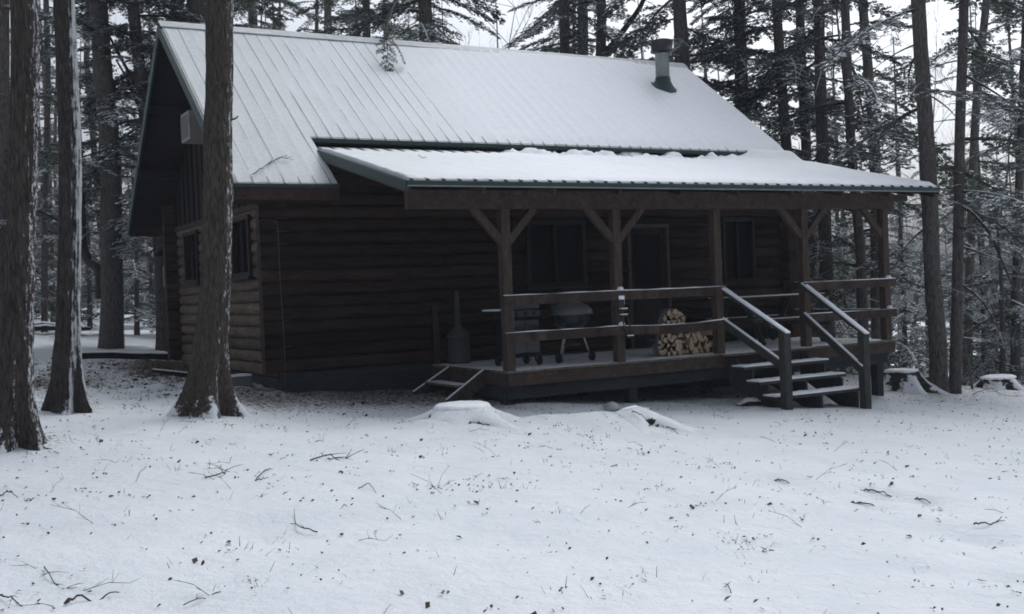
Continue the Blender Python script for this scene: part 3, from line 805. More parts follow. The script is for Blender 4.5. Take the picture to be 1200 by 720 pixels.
# picnic table
tx0, tx1, ty = 7.45, 9.55, -1.15
pt = empty('picnic_table', ((tx0+tx1)/2, ty, DZ), 'weathered picnic table with attached benches on the right half of the deck', 'picnic table')
b = MB()
for k in range(5): b.box(tx0, ty-.37+.15*k, DZ+.80, tx1, ty-.37+.15*k+.14, DZ+.84)
tp = part(b, 'tabletop', M['board_red'], pt, .004)
b = MB(); b.box(tx0+.01, ty-.365, DZ+.8405, tx1-.01, ty+.36, DZ+.85); part(b, 'snow_dusting', M['snow'], tp)
for s_ in (-1, 1):
    b = MB(); yc = ty+s_*.66
    for k in (0, 1): b.box(tx0, yc-.14+.145*k, DZ+.42, tx1, yc-.14+.145*k+.135, DZ+.46)
    be = part(b, 'bench', M['board_red'], pt, .004)
    b = MB(); b.box(tx0+.3, yc-.13, DZ+.4605, tx1-.1, yc+.125, DZ+.467); part(b, 'snow_dusting', M['snow'], be)
for xx in (tx0+.35, tx1-.35):
    for s_ in (-1, 1):
        b = MB(); b.bar((xx, ty+s_*.18, DZ+.80), (xx, ty+s_*.66, DZ+.005), .04, .12, up=(0, 1, 0)); part(b, 'leg', M['treated'], pt, .004)
    b = MB(); b.box(xx+.021, ty-.78, DZ+.30, xx+.06, ty+.78, DZ+.419); part(b, 'cross_bar', M['treated'], pt, .004)

# --- firewood ------------------------------------------------------------------------------------------------
def split_log(c, r, length, ang, shape):
    """split log lying along +y (its cut face towards the yard)"""
    n = {0: 3, 1: 4, 2: 7, 3: 5}[shape]; mb = MB(); pts = []; asp = random.uniform(.6, 1.25)
    for k in range(n):
        a = 2*math.pi*k/n+ang; q = r*random.uniform(.7, 1.3); pts.append((q*math.cos(a)*asp, q*math.sin(a)/max(.8, asp)))
    dy = random.uniform(-.05, .05); sk = random.uniform(-.07, .07)
    f = [(c[0]+p[0], c[1]+dy, c[2]+p[1]) for p in pts]; e = [(c[0]+p[0]*1.02+sk, c[1]+dy+length, c[2]+p[1]) for p in pts]
    mb.add(f+e, [tuple(range(n)), tuple(range(n, 2*n))[::-1]], 0)
    o = len(mb.v)-2*n
    for k in range(n):
        mb.f.append((o+k, o+(k+1) % n, o+n+(k+1) % n, o+n+k)); mb.m.append(1 if k % 2 == 0 else 0); mb.sm.append(False)
    return mb
def bundle(c, R, tilt, label):
    bd = empty('firewood_bundle', c, label, 'firewood bundle', 'wrapped firewood bundles')
    ay = .40
    rows = [(0, 0)]+[(.52, a) for a in range(0, 360, 60)]+[(.86, a) for a in range(15, 375, 36)]
    for (q, a) in rows:
        m = split_log((c[0]+q*R*math.cos(R_(a)), c[1], c[2]+R+q*R*math.sin(R_(a))), R*.27, ay, random.random()*6, random.choice((0, 1, 3)))
        o = part(m, 'log', [M['split'], M['fwbark']], bd)
    w = MB(); prof = []; seg = 24
    vs = []
    for yy, rr in ((.05, .98), (.06, 1.06), (.2, 1.08), (.34, 1.07), (.385, 1.0), (.40, .6)):
        for k in range(seg):
            a = 2*math.pi*k/seg; q = R*rr*(1+.05*math.sin(a*3+yy*9)); vs.append((c[0]+q*math.cos(a), c[1]+yy, c[2]+R+q*math.sin(a)))
    w.add(vs, [(i*seg+k, i*seg+(k+1) % seg, (i+1)*seg+(k+1) % seg, (i+1)*seg+k) for i in range(5) for k in range(seg)], 0, True)
    part(w, 'wrap', M['wrap'], bd)
    bd.rotation_euler = (0, 0, R_(tilt))
FY = -2.18
bundle((5.47, FY-.06, DZ+.004), .17, -24, 'wrapped firewood bundle lying on the deck at the left of the pile')
bundle((5.64, FY+.0, DZ+.345), .185, -20, 'wrapped firewood bundle on top of the stacked split logs')
k = 0
fl = []
for row in range(4):
    nrow = (9, 8, 7, 4)[row]
    for i in range(nrow):
        x = 5.73+.088*i+(.03 if row % 2 else 0)+random.uniform(-.03, .03); z = DZ+.050+.084*row+(.0 if row == 0 else random.uniform(-.012, .012))
        if x > 6.42: continue
        fl.append((x, z))
for (x, z) in fl+[(6.44, DZ+.12), (6.47, DZ+.05), (6.40, DZ+.33), (5.95, DZ+.385)]:
    m = split_log((x, FY+random.uniform(-.05, .03), z), random.uniform(.042, .082), .40, random.random()*6, random.choice((0, 0, 0, 1, 3)))
    one(m, 'firewood_log', [M['split'], M['fwbark']], (x, FY+.2, z-.045), 'split firewood log in the loose pile behind the porch rail', 'firewood', 'split firewood piled on the deck')

# =========================================================================================
#  GROUND
# =========================================================================================
ST = {}
for nm, px, py in (('stump_l', 556, 500), ('mound', 722, 503), ('stump_r', 1072, 462), ('stump_far', 1182, 459), ('stone', 716, 481)):
    ST[nm] = on_ground(px, py)
LUMPS += [(ST['stump_l'][0]+1.0, ST['stump_l'][1]+.15, .35, .06), (ST['stump_l'][0]-.55, ST['stump_l'][1]+.1, .3, .04), (ST['mound'][0]-.3, ST['mound'][1]-.1, .25, .05), (ST['stump_l'][0]+.1, ST['stump_l'][1]+.25, .8, .10), (ST['mound'][0]+.0, ST['mound'][1]+.3, .62, .17), (ST['mound'][0]-.75, ST['mound'][1]+.15, .5, .04), (ST['stump_r'][0], ST['stump_r'][1]+.2, 1.1, .05),
          (ST['stump_far'][0]+.2, ST['stump_far'][1]+.3, 1.0, .05)]
# tracks and small dips on the right of the yard
for px, py, r, h in ((915, 565, .22, -.05), (1030, 578, .30, -.06), (1018, 592, .26, -.05), (1083, 587, .18, -.06), (1150, 632, .3, -.04), (1170, 675, .25, -.03), (1105, 596, .2, -.03), (1060, 665, .15, -.03), (900, 640, .2, -.03)):
    g = on_ground(px, py); LUMPS.append((g[0], g[1], r*.75, h*1.5))

TRUNKS = [tuple(on_ground(a, b)[:2]) for a, b in ((18, 519), (76, 481), (242, 483))]
for px, py in ((18, 519), (76, 481), (242, 483)):
    q = on_ground(px, py); LUMPS.append((q[0], q[1], .55, .07))
def graded(lo, hi, step, far, grow=1.22):
    a = list(np.arange(lo, hi, step)); s = step; x = a[-1]
    while x < far: s *= grow; x += s; a.append(x)
    s = step; x = a[0]; pre = []
    while x > -far: s *= grow; x -= s; pre.append(x)
    return pre[::-1]+a
def litter(x, y):
    v = 0
    if -1.2 < x < 13: v = max(v, sstep(-4.8, -1.2, y)*(.70 if x < 2.6 else .4) if y < .4 else 0)
    if 2 < x < 10.3: v = max(v, .35*sstep(-3.9, -3.0, y)*sstep(.5, -.2, y))
    v = max(v, .95*math.exp(-((x+1.0)/1.3)**2-((y-2.6)/2.6)**2), .75*math.exp(-((x+3.2)/1.5)**2-((y-1.4)/2.2)**2))
    for tx, ty in TRUNKS: v = max(v, .55*math.exp(-((x-tx)**2+(y-ty)**2)/.55))
    v = max(v, .5*sstep(9, 18, y)*sstep(3, -1, x))
    v = max(v, .55*math.exp(-((x-ST['stump_r'][0])/.9)**2-((y-ST['stump_r'][1]-.0)/1.0)**2))
    v = max(v, .45*sstep(11.5, 13.5, x+.1*y)*(1 if y > -4 else 0))
    v = max(v, .55*math.exp(-((x-ST['mound'][0]-.25)/.35)**2-((y-ST['mound'][1]-.05)/.4)**2))
    v += .10*fbm(x, y, .5, 2)
    return max(0, min(1, v))
xs = graded(-8.0, 17, .115, 400); ys = graded(-16.5, 9, .115, 400)
V = np.empty((len(ys), len(xs), 3)); LT = np.empty((len(ys), len(xs)))
for j, y in enumerate(ys):
    for i, x in enumerate(xs):
        V[j, i] = (x, y, gz(x, y) if abs(x) < 130 and abs(y) < 130 else gz(max(-130, min(130, x)), max(-130, min(130, y)))); LT[j, i] = litter(x, y)
nx, ny = len(xs), len(ys)
I = np.arange(nx*ny).reshape(ny, nx)
F = np.stack([I[:-1, :-1], I[:-1, 1:], I[1:, 1:], I[1:, :-1]], -1).reshape(-1, 4)
gme = quads_mesh('ground', V.reshape(-1, 3), F, np.zeros(len(F), int), [M['ground']], True)
at_ = gme.attributes.new('litter', 'FLOAT', 'POINT'); at_.data.foreach_set('value', LT.ravel().astype(np.float32))
go = bpy.data.objects.new('ground', gme); col.objects.link(go); tag(go, kind='structure')

# =========================================================================================
#  TREES
# =========================================================================================
def kite(base, d, side, ln, w):
    return [base, base+d*ln*.45+side*w, base+d*ln, base+d*ln*.45-side*w]
def make_bough(seed, nt, sub, lsize, wsize, snowp, twiglen=.30, dead=False):
    r = np.random.default_rng(seed); V = []; F = []; Mi = []
    def addq(vs, mi):
        o = len(V); V.extend(vs); F.append([o, o+1, o+2, o+3]); Mi.append(mi)
    def axis(t): return np.array([t, .05*math.sin(t*3+seed), .06*t-.26*t*t])
    prev = None; n = 8
    for i in range(n+1):     # limb, triangular tube
        t = i/n; p = axis(t); rad = .014*(1-t)+.0015
        ring = [p+rad*np.array([0, math.cos(a), math.sin(a)]) for a in (0.5, 2.6, 4.7)]
        if prev is not None:
            for k in range(3): addq([prev[k], prev[(k+1) % 3], ring[(k+1) % 3], ring[k]], 0)
        prev = ring
    for i in range(nt):
        t = .12+.86*(i+r.random()*.6)/nt; p = axis(t); sd = 1 if i % 2 else -1
        tl = twiglen*(1.15-t)**.7*min(1, .35+t*2.2)*r.uniform(.6, 1.2)
        a = sd*R_(r.uniform(45, 70)); d = np.array([math.cos(a), math.sin(a), r.uniform(-.25, .05)]); d /= np.linalg.norm(d)
        perp = np.array([-d[1], d[0], 0])
        q = p+d*tl+np.array([0, 0, -.10*tl])
        addq([p-perp*.0035, p+perp*.0035, q+perp*.001, q-perp*.001], 0)
        if dead: continue
        for k in range(sub):
            u = (k+.3+r.random()*.5)/sub; b = p+d*tl*u+np.array([0, 0, -.10*tl*u*u])
            for s2 in (-1, 1):
                aa = s2*R_(r.uniform(30, 60)); dd = d*math.cos(aa)+perp*math.sin(aa)+np.array([0, 0, r.uniform(-.35, .15)]); dd /= np.linalg.norm(dd)
                sv = np.cross(dd, np.array([r.uniform(-.5, .5), r.uniform(-.5, .5), 1])); sv /= np.linalg.norm(sv)+1e-9
                ln = lsize*r.uniform(.6, 1.25)*(1.1-.5*u)
                addq(kite(b, dd, sv, ln, wsize*r.uniform(.7, 1.2)), 1)
                if r.random() < snowp:
                    addq(kite(b+np.array([0, 0, .006]), dd, sv, ln*.8, wsize*r.uniform(.6, 1.0)), 2)
    return np.array(V), np.array(F), np.array(Mi)
FINE = [make_bough(s, 32, 8, .058, .0125, .42) for s in range(6)]
SNOWY = [make_bough(40+s, 32, 8, .058, .013, .60) for s in range(5)]
COARSE = [make_bough(80+s, 13, 3, .16, .034, .25, .36) for s in range(5)]
DEAD = [make_bough(120+s, 9, 0, .1, .02, 0, .32, True) for s in range(5)]

WISPY = [make_bough(160+s, 17, 9, .070, .012, .03, .30) for s in range(4)]
def place_boughs(items):
    """items: (bough arrays, origin, yaw, pitch, scale, roll)"""
    Vs = []; Fs = []; Ms = []; o = 0
    for (B, p, yaw, pitch, sc, roll) in items:
        m = Matrix.Rotation(yaw, 3, 'Z') @ Matrix.Rotation(-pitch, 3, 'Y') @ Matrix.Rotation(roll, 3, 'X')
        A = np.array(m)
        Vs.append(B[0]@A.T*sc+np.asarray(p)); Fs.append(B[1]+o); Ms.append(B[2]); o += len(B[0])
    return np.concatenate(Vs), np.concatenate(Fs), np.concatenate(Ms)

def spline(pts, n):
    """Catmull-Rom resample of 3D points"""
    P = [Vector(p) for p in pts]; P = [P[0]*2-P[1]]+P+[P[-1]*2-P[-2]]; out = []
    segs = len(P)-3
    for i in range(n):
        t = i/(n-1)*segs; k = min(int(t), segs-1); u = t-k
        a, b, c, d = P[k:k+4]
        out.append(.5*((2*b)+(c-a)*u+(2*a-5*b+4*c-d)*u*u+(3*b-a-3*c+d)*u**3))
    return out
def trunk_mesh(pts, r0, rtop, seg, rows, flare=.35, rough=.07, mi=0, seed=0, fl_h=.34, lobes=5):
    P = spline(pts, rows); mb = MB(); vs = []; base = P[0].z
    rings = []
    for i, p in enumerate(P):
        t = i/(rows-1); h = p.z-base
        d = (P[min(i+1, rows-1)]-P[max(i-1, 0)]).normalized()
        x = d.cross(Vector((0, 1, 0))).normalized(); y = d.cross(x)
        r = r0+(rtop-r0)*t; fl = flare*math.exp(-max(0, h)/fl_h)
        for k in range(seg):
            a = 2*math.pi*k/seg
            lob = 1+fl*(1+.55*math.sin(lobes*a+seed)+.3*math.sin((lobes+2)*a+seed*2))
            ca, sa = math.cos(a), math.sin(a)
            q = Vector((ca*6+seed, sa*6, h*1.1)); nn = 1-abs(noise.noise(q))*2
            nf = noise.noise(Vector((ca*14+seed, sa*14, h*3.5)))
            rr = r*lob*(1+rough*(nn-.4)+rough*.6*nf)
            vs.append(p+(x*ca+y*sa)*rr)
    fs = [(i*seg+k, i*seg+(k+1) % seg, (i+1)*seg+(k+1) % seg, (i+1)*seg+k) for i in range(rows-1) for k in range(seg)]
    mb.add(vs, fs, mi, True)
    return mb, P

def px_trunk(pix, dist, height, sink=.25):
    """trunk centre line through picture points at one distance; pix listed from the base up; extended to a full tree"""
    pts = [at(x, y, dist) for x, y in pix]
    b = pts[0]; g = gz(b[0], b[1])
    if b[2] > g+.05:            # base hidden: run straight down to the ground
        d = pts[0]-pts[1]; d = d/abs(d[2]); dd = b+d*(b[2]-g); pts = [dd]+pts; g = gz(dd[0], dd[1])
    pts[0] = np.array([pts[0][0], pts[0][1], gz(pts[0][0], pts[0][1])-sink])
    d = pts[-1]-pts[-2]; d = d/np.linalg.norm(d); d = d*.5+np.array([0, 0, .5]); d /= np.linalg.norm(d)
    top = pts[-1]; extra = height-(top[2]-pts[0][2])
    if extra > .5: pts += [top+d*extra*.45, top+d*extra]
    return pts

def hemlock(name, label, pts, r0, rtop, bark, seed=0, seg=14, rows=40, flare=.3, boughs=None, nb=26, zlo=3, zhi=None, L0=1.6, L1=3.0, lib=FINE, dead=8, dlo=1.5, dhi=None, limbs=None, needle='needle', rough=.07, snowmat='leafsnow', group=None, dirbias=None, lobes=5, extra=None, roots=0):
    base = np.array(pts[0]); root = empty(name, (base[0], base[1], gz(base[0], base[1])), label, 'tree', group)
    mb, P = trunk_mesh(pts, r0, rtop, seg, rows, flare, rough, 0, seed, lobes=lobes)
    part(mb, 'trunk', bark, root)
    H = P[-1].z-P[0].z; r = random.Random(seed*31+5)
    zhi = zhi or H; dhi = dhi or zlo+1
    def pos(h):
        z = P[0].z+h
        for i in range(len(P)-1):
            if P[i+1].z >= z:
                u = (z-P[i].z)/max(1e-6, P[i+1].z-P[i].z); return P[i].lerp(P[i+1], u)
        return P[-1]
    items = []
    a = r.random()*6
    for k in range(nb):
        h = zlo+(zhi-zlo)*((k+r.random())/nb)
        a += 2.4+r.uniform(-.5, .5); yaw = a if dirbias is None or r.random() < .35 else dirbias+r.gauss(0, .7)
        frac = (h-zlo)/max(.1, H-zlo)
        sc = (L1+(L0-L1)*max(0, min(1, frac)))*r.uniform(.65, 1.2)
        items.append((r.choice(lib), pos(h), yaw, R_(r.uniform(-22, 8)), sc, R_(r.uniform(-12, 12))))
    for k in range(dead):
        h = dlo+(dhi-dlo)*r.random(); items.append((r.choice(DEAD), pos(h), r.random()*6.28, R_(r.uniform(-30, 12)), r.uniform(.6, 1.7), r.random()))
    if boughs:
        for (h, yaw, pitch, sc) in boughs: items.append((r.choice(lib), pos(h), yaw, R_(pitch), sc, 0))
    for (pp, yaw, pitch, sc) in (extra or []): items.append((r.choice(WISPY), pp, yaw, R_(pitch), sc, r.uniform(-.6, .6)))
    if items:
        V, F, Mi = place_boughs(items); V = V-np.array(root.location)
        me = quads_mesh('crown', V, F, Mi, [M['limb'], M[needle], M[snowmat]])
        o = bpy.data.objects.new('crown', me); col.objects.link(o); o.parent = root
    if roots:
        rr_ = random.Random(seed+77)
        for k in range(roots):
            a = 6.283*(k+rr_.uniform(-.25, .25))/roots; ln = rr_.uniform(1.0, 2.2)*r0; ca, sa = math.cos(a), math.sin(a); q = []
            for t in (0, .25, .5, .75, 1):
                d_ = r0*.75+ln*t; bx_, by_ = base[0]+ca*d_+sa*.1*math.sin(t*3+k), base[1]+sa*d_; q.append((bx_, by_, gz(bx_, by_)+r0*(1.5*(1-t)**2.0)-.03-.07*t))
            m = MB(); m.tube(spline(q, 12), [r0*.50*(1-.6*i/11)*(1+.2*noise.noise(Vector((i*.8, k, seed)))) for i in range(12)], 14); part(m, 'root', M['rootbark'], root)
    if limbs:
        for (lp, lr0, lr1) in limbs:
            m = MB(); sp = spline(lp, 12); m.tube(sp, [lr0+(lr1-lr0)*i/11 for i in range(12)], 8); part(m, 'limb', M['twig' if extra else 'limb'], root)
    return root

# ---- the three big trunks in front of the cabin
g = on_ground(18, 519); D1 = (g-CAM)@FW
hemlock('hemlock_tree', 'large snow-speckled tree trunk nearest the camera, at the left edge', px_trunk([(19, 517), (19, 450), (22, 360), (27, 200), (29, 0)], D1, 15), .126, .108, M['bark1'], 3, 64, 190, 1.7, nb=16, zlo=7, dead=4, dlo=6, dhi=9, lib=COARSE, rough=.11)
g = on_ground(76, 481); D2 = (g-CAM)@FW
hemlock('hemlock_tree', 'dark trunk with a white strip of blown snow along its right side', px_trunk([(77, 479), (79.5, 420), (80.5, 360), (82, 180), (75, 0)], D2, 16), .136, .105, M['bark2'], 8, 64, 190, 1.7, nb=16, zlo=7.5, dead=4, dlo=6, dhi=9, lib=COARSE, rough=.10)
g = on_ground(242, 483); D5 = (g-CAM)@FW
hemlock('hemlock_tree', 'brown trunk with flared snowy roots standing before the cabin gable', px_trunk([(243, 480), (246, 420), (251, 360), (255, 260), (255.5, 150), (257, 0)], D5, 17), .182, .145, M['bark5'], 14, 64, 190, 1.9, nb=16, zlo=8, dead=3, dlo=6.5, dhi=9, lib=COARSE, rough=.09,
        limbs=[([at(263, 104, D5), at(257, 100, D5-.12), at(252, 97, D5-.3)], .018, .008), ([at(270, 140, D5), at(276, 139, D5), at(279, 136, D5)], .015, .006)])

# ---- trees beyond the cabin, left
def dist_of(px, py): return (on_ground(px, py)-CAM)@FW
D3 = dist_of(130, 408); D4 = dist_of(192, 411)
t3l = [at(119, 350, D3), at(117, 318, D3), at(104, 306, D3), at(98, 290, D3), at(97, 262, D3), at(95, 215, D3)]
hemlock('hemlock_tree', 'upright mossy trunk with a crooked side limb, between the left trunks and the cabin', px_trunk([(130, 406), (131.5, 350), (130, 280), (129, 180), (122, 100), (115, 0)], D3, 18), .26, .17, M['bark'], 21, 22, 60, .25, nb=56, zlo=2.6, L1=2.4, lib=SNOWY, dead=10, dlo=2.2, dhi=5, limbs=[(t3l, .14, .06), ([at(126, 160, D3), at(120, 190, D3), at(100, 205, D3), at(80, 190, D3)], .05, .02)])
hemlock('hemlock_tree', 'leaning trunk close behind the left end of the cabin', px_trunk([(191.5, 409), (190, 330), (184, 250), (172, 150), (165, 90), (157, 15)], D4, 17), .165, .12, M['bark'], 22, 20, 60, .3, nb=50, zlo=2.4, L1=2.4, lib=SNOWY, dead=8, dlo=2.5, dhi=5,
        limbs=[([at(166, 108, D4), at(158, 98, D4), at(146, 76, D4), at(132, 50, D4), at(126, 38, D4)], .05, .025), ([at(170, 130, D4), at(160, 120, D4), at(150, 95, D4), at(136, 70, D4)], .045, .02)])
hemlock('hemlock_tree', 'dark trunk half hidden behind the left-edge tree', px_trunk([(2, 410), (2, 300), (4, 150), (4, 0)], 22, 16), .13, .09, M['bark'], 23, 16, 40, .2, nb=26, zlo=2.6, L1=2.4, lib=SNOWY, dead=6)
hemlock('hemlock_tree', 'thin trunk in the woods between the two leftmost trunks', px_trunk([(52, 385), (53, 250), (56, 100), (54, 0)], 33, 16), .10, .07, M['bark'], 24, 12, 30, .2, nb=30, zlo=3.0, L1=2.6, lib=SNOWY, dead=6)
# ---- above and behind the roof
BACK = [
 ('grey-brown trunk rising directly behind the left end of the ridge', [(207, 26), (207, 0)], 27, .17, 'bark', 26),
 ('second trunk from the left behind the ridge, beside a brown near trunk', [(231, 30), (229, 0)], 26, .21, 'bark', 24),
 ('thin dark trunk behind the ridge, right of the brown near trunk', [(297, 36), (295, 0)], 36, .16, 'bark', 20),
 ('slim trunk amid dense foliage above the left half of the ridge', [(430, 46), (429, 0)], 36, .14, 'bark', 40),
 ('stout dark trunk above the ridge with a bough drooping over the roof', [(500, 54), (498, 0)], 26, .18, 'bark', 44),
 ('dark trunk behind the ridge, leftmost of the three grouped left of the stove pipe', [(662, 70), (661, 0)], 32, .165, 'bark', 26),
 ('paler trunk behind the ridge, middle of the three left of the stove pipe', [(683, 72), (683, 0)], 36, .20, 'barkgrey', 24),
 ('forked trunk behind the ridge, rightmost of the three left of the stove pipe', [(704, 73), (705, 0)], 33, .165, 'bark', 26),
 ('thick dark trunk behind the ridge directly right of the stove pipe', [(800, 82), (798, 40), (796, 0)], 29, .215, 'bark', 24),
 ('straight trunk behind the right slope of the roof', [(869, 122), (868, 60), (866, 0)], 31, .20, 'bark', 44),
 ('slightly crooked trunk behind the right end of the cabin, left of the porch corner', [(934, 330), (928, 250), (922, 180), (914, 70), (910, 0)], 29, .165, 'bark', 34),
 ('dark trunk behind the porch roof end, second of the row at the right', [(952, 330), (945, 180), (940, 90), (937, 0)], 31, .16, 'bark', 34),
 ('dark trunk seen through the right bay of the porch, left one', [(969, 340), (966, 250), (962, 120), (959, 0)], 27, .17, 'bark', 40),
 ('slim trunk seen through the right bay of the porch, middle one', [(1010, 345), (1008, 290), (998, 180), (990, 0)], 26, .13, 'bark', 24),
 ('smooth grey trunk seen through the right bay of the porch, right one', [(1027, 345), (1025, 180), (1018, 90), (1011, 0)], 28, .15, 'barkgrey', 20),
]
for i, (lab, px, dd, r0, bk, nb) in enumerate(BACK):
    limbs = None; bo = None
    if i == 7: limbs = [([at(708, 66, dd), at(716, 55, dd), at(735, 30, dd), at(752, 5, dd), at(765, -30, dd)], .12, .06)]
    ex = None
    if i == 4:
        lp = [at(499, -60, dd), at(480, -30, dd-2.2), at(462, 5, dd-4.4), at(452, 38, dd-5.8), at(450, 60, dd-6.3)]
        limbs = [(lp, .035, .006), ([at(484, -35, dd-2), at(480, 10, dd-3.6), at(478, 40, dd-4.2)], .012, .004)]
        ex = [(lp[2], 3.7, -48, .9), (lp[3], 4.6, -60, .95), (lp[3], 5.5, -50, .7), (at(478, 30, dd-4), 4.9, -62, .7), (at(479, 10, dd-3.6), 4.0, -40, .8), (lp[1], 4.0, -20, 1.3), (lp[1], 5.4, -20, 1.3)]
    sp_ = at(px[0][0], px[0][1], dd)
    zl = 5.0 if i < 10 else 2.2
    hemlock('hemlock_tree', lab, px_trunk(px, dd, 17+i % 4), r0*1.02, r0*.62, M[bk], 40+i, 16, 40, .2, nb=int(nb*(1.9 if i < 10 else 1.25)), zlo=zl, L0=1.4, L1=3.2, lib=FINE, dead=10, dlo=2, dhi=9, limbs=limbs, extra=ex)
# bough hanging over the ridge
# ---- right side
DR = dist_of(1098, 451)
DR = 20.6
hemlock('hemlock_tree', 'thick dark trunk beside the porch end, left one of the joined pair', px_trunk([(1100, 452), (1099, 400), (1093, 330), (1089, 220), (1083, 120), (1076, 0)], DR, 17), .17, .115, M['bark'], 61, 28, 80, .25, nb=20, zlo=4.5, L1=2.6, lib=FINE, dead=9, dlo=2.0, dhi=7)
hemlock('hemlock_tree', 'slimmer dark trunk beside the porch end, right one of the joined pair', px_trunk([(1119, 452), (1120.5, 400), (1123, 280), (1125, 150), (1129.5, 0)], DR+.25, 16), .115, .075, M['bark'], 62, 24, 80, .25, nb=26, zlo=3.0, L1=2.6, lib=FINE, dead=10, dlo=2.0, dhi=7, dirbias=-.4,
        limbs=[([at(1124, 240, DR+.25), at(1140, 250, DR), at(1160, 275, DR-.3), at(1180, 320, DR-.5), at(1192, 350, DR-.6)], .035, .01), ([at(1122, 330, DR+.25), at(1150, 352, DR), at(1170, 385, DR-.4)], .03, .01), ([at(1126, 55, DR+.25), at(1150, 62, DR), at(1200, 78, DR-.4)], .03, .012), ([at(1124, 85, DR+.25), at(1160, 105, DR), at(1205, 135, DR-.3)], .03, .012)])
hemlock('hemlock_tree', 'grey trunk standing back to the right of the joined dark pair', px_trunk([(1134, 420), (1137, 300), (1141, 180), (1148, 75), (1156, 0)], 30, 16), .13, .09, M['barkgrey'], 63, 14, 40, .2, nb=26, zlo=2.0, L1=2.6, lib=FINE, dead=10)
hemlock('hemlock_tree', 'dark trunk at the right edge of the picture beyond the snowy mound', px_trunk([(1190, 400), (1192, 300), (1197, 150), (1203, 0)], 27, 15), .12, .08, M['bark'], 64, 14, 40, .2, nb=34, zlo=1.5, L1=2.6, lib=SNOWY, dead=8)
# thin leaning pole
pts = px_trunk([(1006, 330), (1000, 190), (993, 130), (985, 60), (979, 0)], 25.5, 9)
hemlock('dead_sapling', 'thin bare leaning pole between the trunks behind the porch end', pts, .035, .02, M['limb'], 66, 8, 24, .1, nb=0, dead=6, dlo=3, dhi=8)
pts = px_trunk([(1139, 452), (1135, 425), (1129, 395)], 22, 1.6)
hemlock('dead_sapling', 'short leaning dead stem right of the joined trunks', pts, .03, .012, M['barkgrey'], 67, 8, 14, .1, nb=0, dead=3, dlo=.5, dhi=1.4)

# ---- saplings filling the understory
SAP = [(1058, 34, 7, 'FINE'), (1150, 31, 6, 'SNOWY'), (1172, 26, 5, 'FINE'), (1205, 29, 6, 'SNOWY'), (1085, 40, 9, 'FINE'), (1125, 38, 8, 'FINE'), (1190, 37, 9, 'FINE'), (1035, 37, 8, 'SNOWY'), (985, 35, 7, 'SNOWY'), (958, 38, 8, 'FINE'), (1163, 44, 10, 'FINE'),
       (20, 36, 6, 'SNOWY'), (62, 40, 7, 'SNOWY'), (105, 37, 6, 'SNOWY'), (160, 33, 6, 'SNOWY'), (178, 40, 8, 'SNOWY'), (-20, 32, 6, 'SNOWY'), (1225, 34, 7, 'FINE')]
SAPL = ['slim bushy sapling just right of the porch corner, between posts and thick trunk', 'snow-dusted sapling behind the grey trunk at the right', 'small green sapling low beside the mound at the right', 'snow-dusted sapling at the far right edge', 'tall feathery young hemlock behind the thick joined trunk', 'tall feathery young hemlock behind the slimmer joined trunk', 'tall young hemlock filling the right edge', 'frosted sapling seen beside the rightmost porch post', 'frosted sapling seen through the right porch bay', 'dark young hemlock behind the fourth porch post', 'tallest young hemlock deep in the woods at the right',
        'snowy sapling behind the left-edge trunk', 'snowy sapling between the two near left trunks', 'snowy sapling left of the crooked-limbed tree', 'snowy sapling just left of the cabin gable', 'tall snowy young hemlock behind the cabin corner', 'snowy sapling at the far left edge', 'young hemlock beyond the right edge mound']
for i, ((px, dd, h, lb), lab) in enumerate(zip(SAP, SAPL)):
    p = at(px, 380, dd); z = gz(p[0], p[1]); pts = [(p[0], p[1], z-.1), (p[0]+.1, p[1], z+h*.5), (p[0]+.05, p[1]+.1, z+h)]
    hemlock('young_hemlock', lab, pts, .05+.006*h, .012, M['bark'], 100+i, 8, 14, .1, nb=int(16+h*2.5), zlo=.5, L0=.4, L1=1.5+.12*h, lib=FINE if lb == 'FINE' else SNOWY, dead=0)

# ---- bare deciduous trees against the sky
def bare_tree(name, label, base, h, seed, lean=0, mat='barkgrey', r0=.11):
    r = random.Random(seed); root = empty(name, tuple(base), label, 'tree')
    pts = [Vector((base[0], base[1], base[2]-.1))]
    d = Vector((lean, r.uniform(-.05, .05), 1)).normalized(); n = 9
    for i in range(n): pts.append(pts[-1]+d*h/n); d = (d+Vector((r.uniform(-.08, .08), r.uniform(-.08, .08), .02))).normalized()
    t = MB(); t.tube(pts, [r0*(1-.85*i/n) for i in range(n+1)], 10); part(t, 'trunk', M[mat], root)
    c = MB()
    def br(p, d, ln, rad, dep):
        q = [p]; m = 4
        for i in range(m): q.append(q[-1]+d*ln/m); d = (d+Vector((r.uniform(-.22, .22), r.uniform(-.22, .22), r.uniform(-.08, .18)))).normalized()
        c.tube(q, [rad*(1-.7*i/m) for i in range(m+1)], 5 if dep < 2 else 3, cap=False)
        if dep < 3:
            for k in range(r.randint(3, 5)):
                j = r.randint(1, m); a = Vector((r.uniform(-1, 1), r.uniform(-1, 1), r.uniform(-.1, .9))); br(q[j], (d+a*.9).normalized(), ln*r.uniform(.4, .62), rad*.5, dep+1)
    for k in range(14):
        i = r.randint(3, n); a = r.random()*6.28; br(pts[i], Vector((math.cos(a), math.sin(a), r.uniform(.3, 1))).normalized(), h*r.uniform(.16, .30), r0*.38*(1-.6*i/n), 0)
    part(c, 'branches', M['limb'], root)
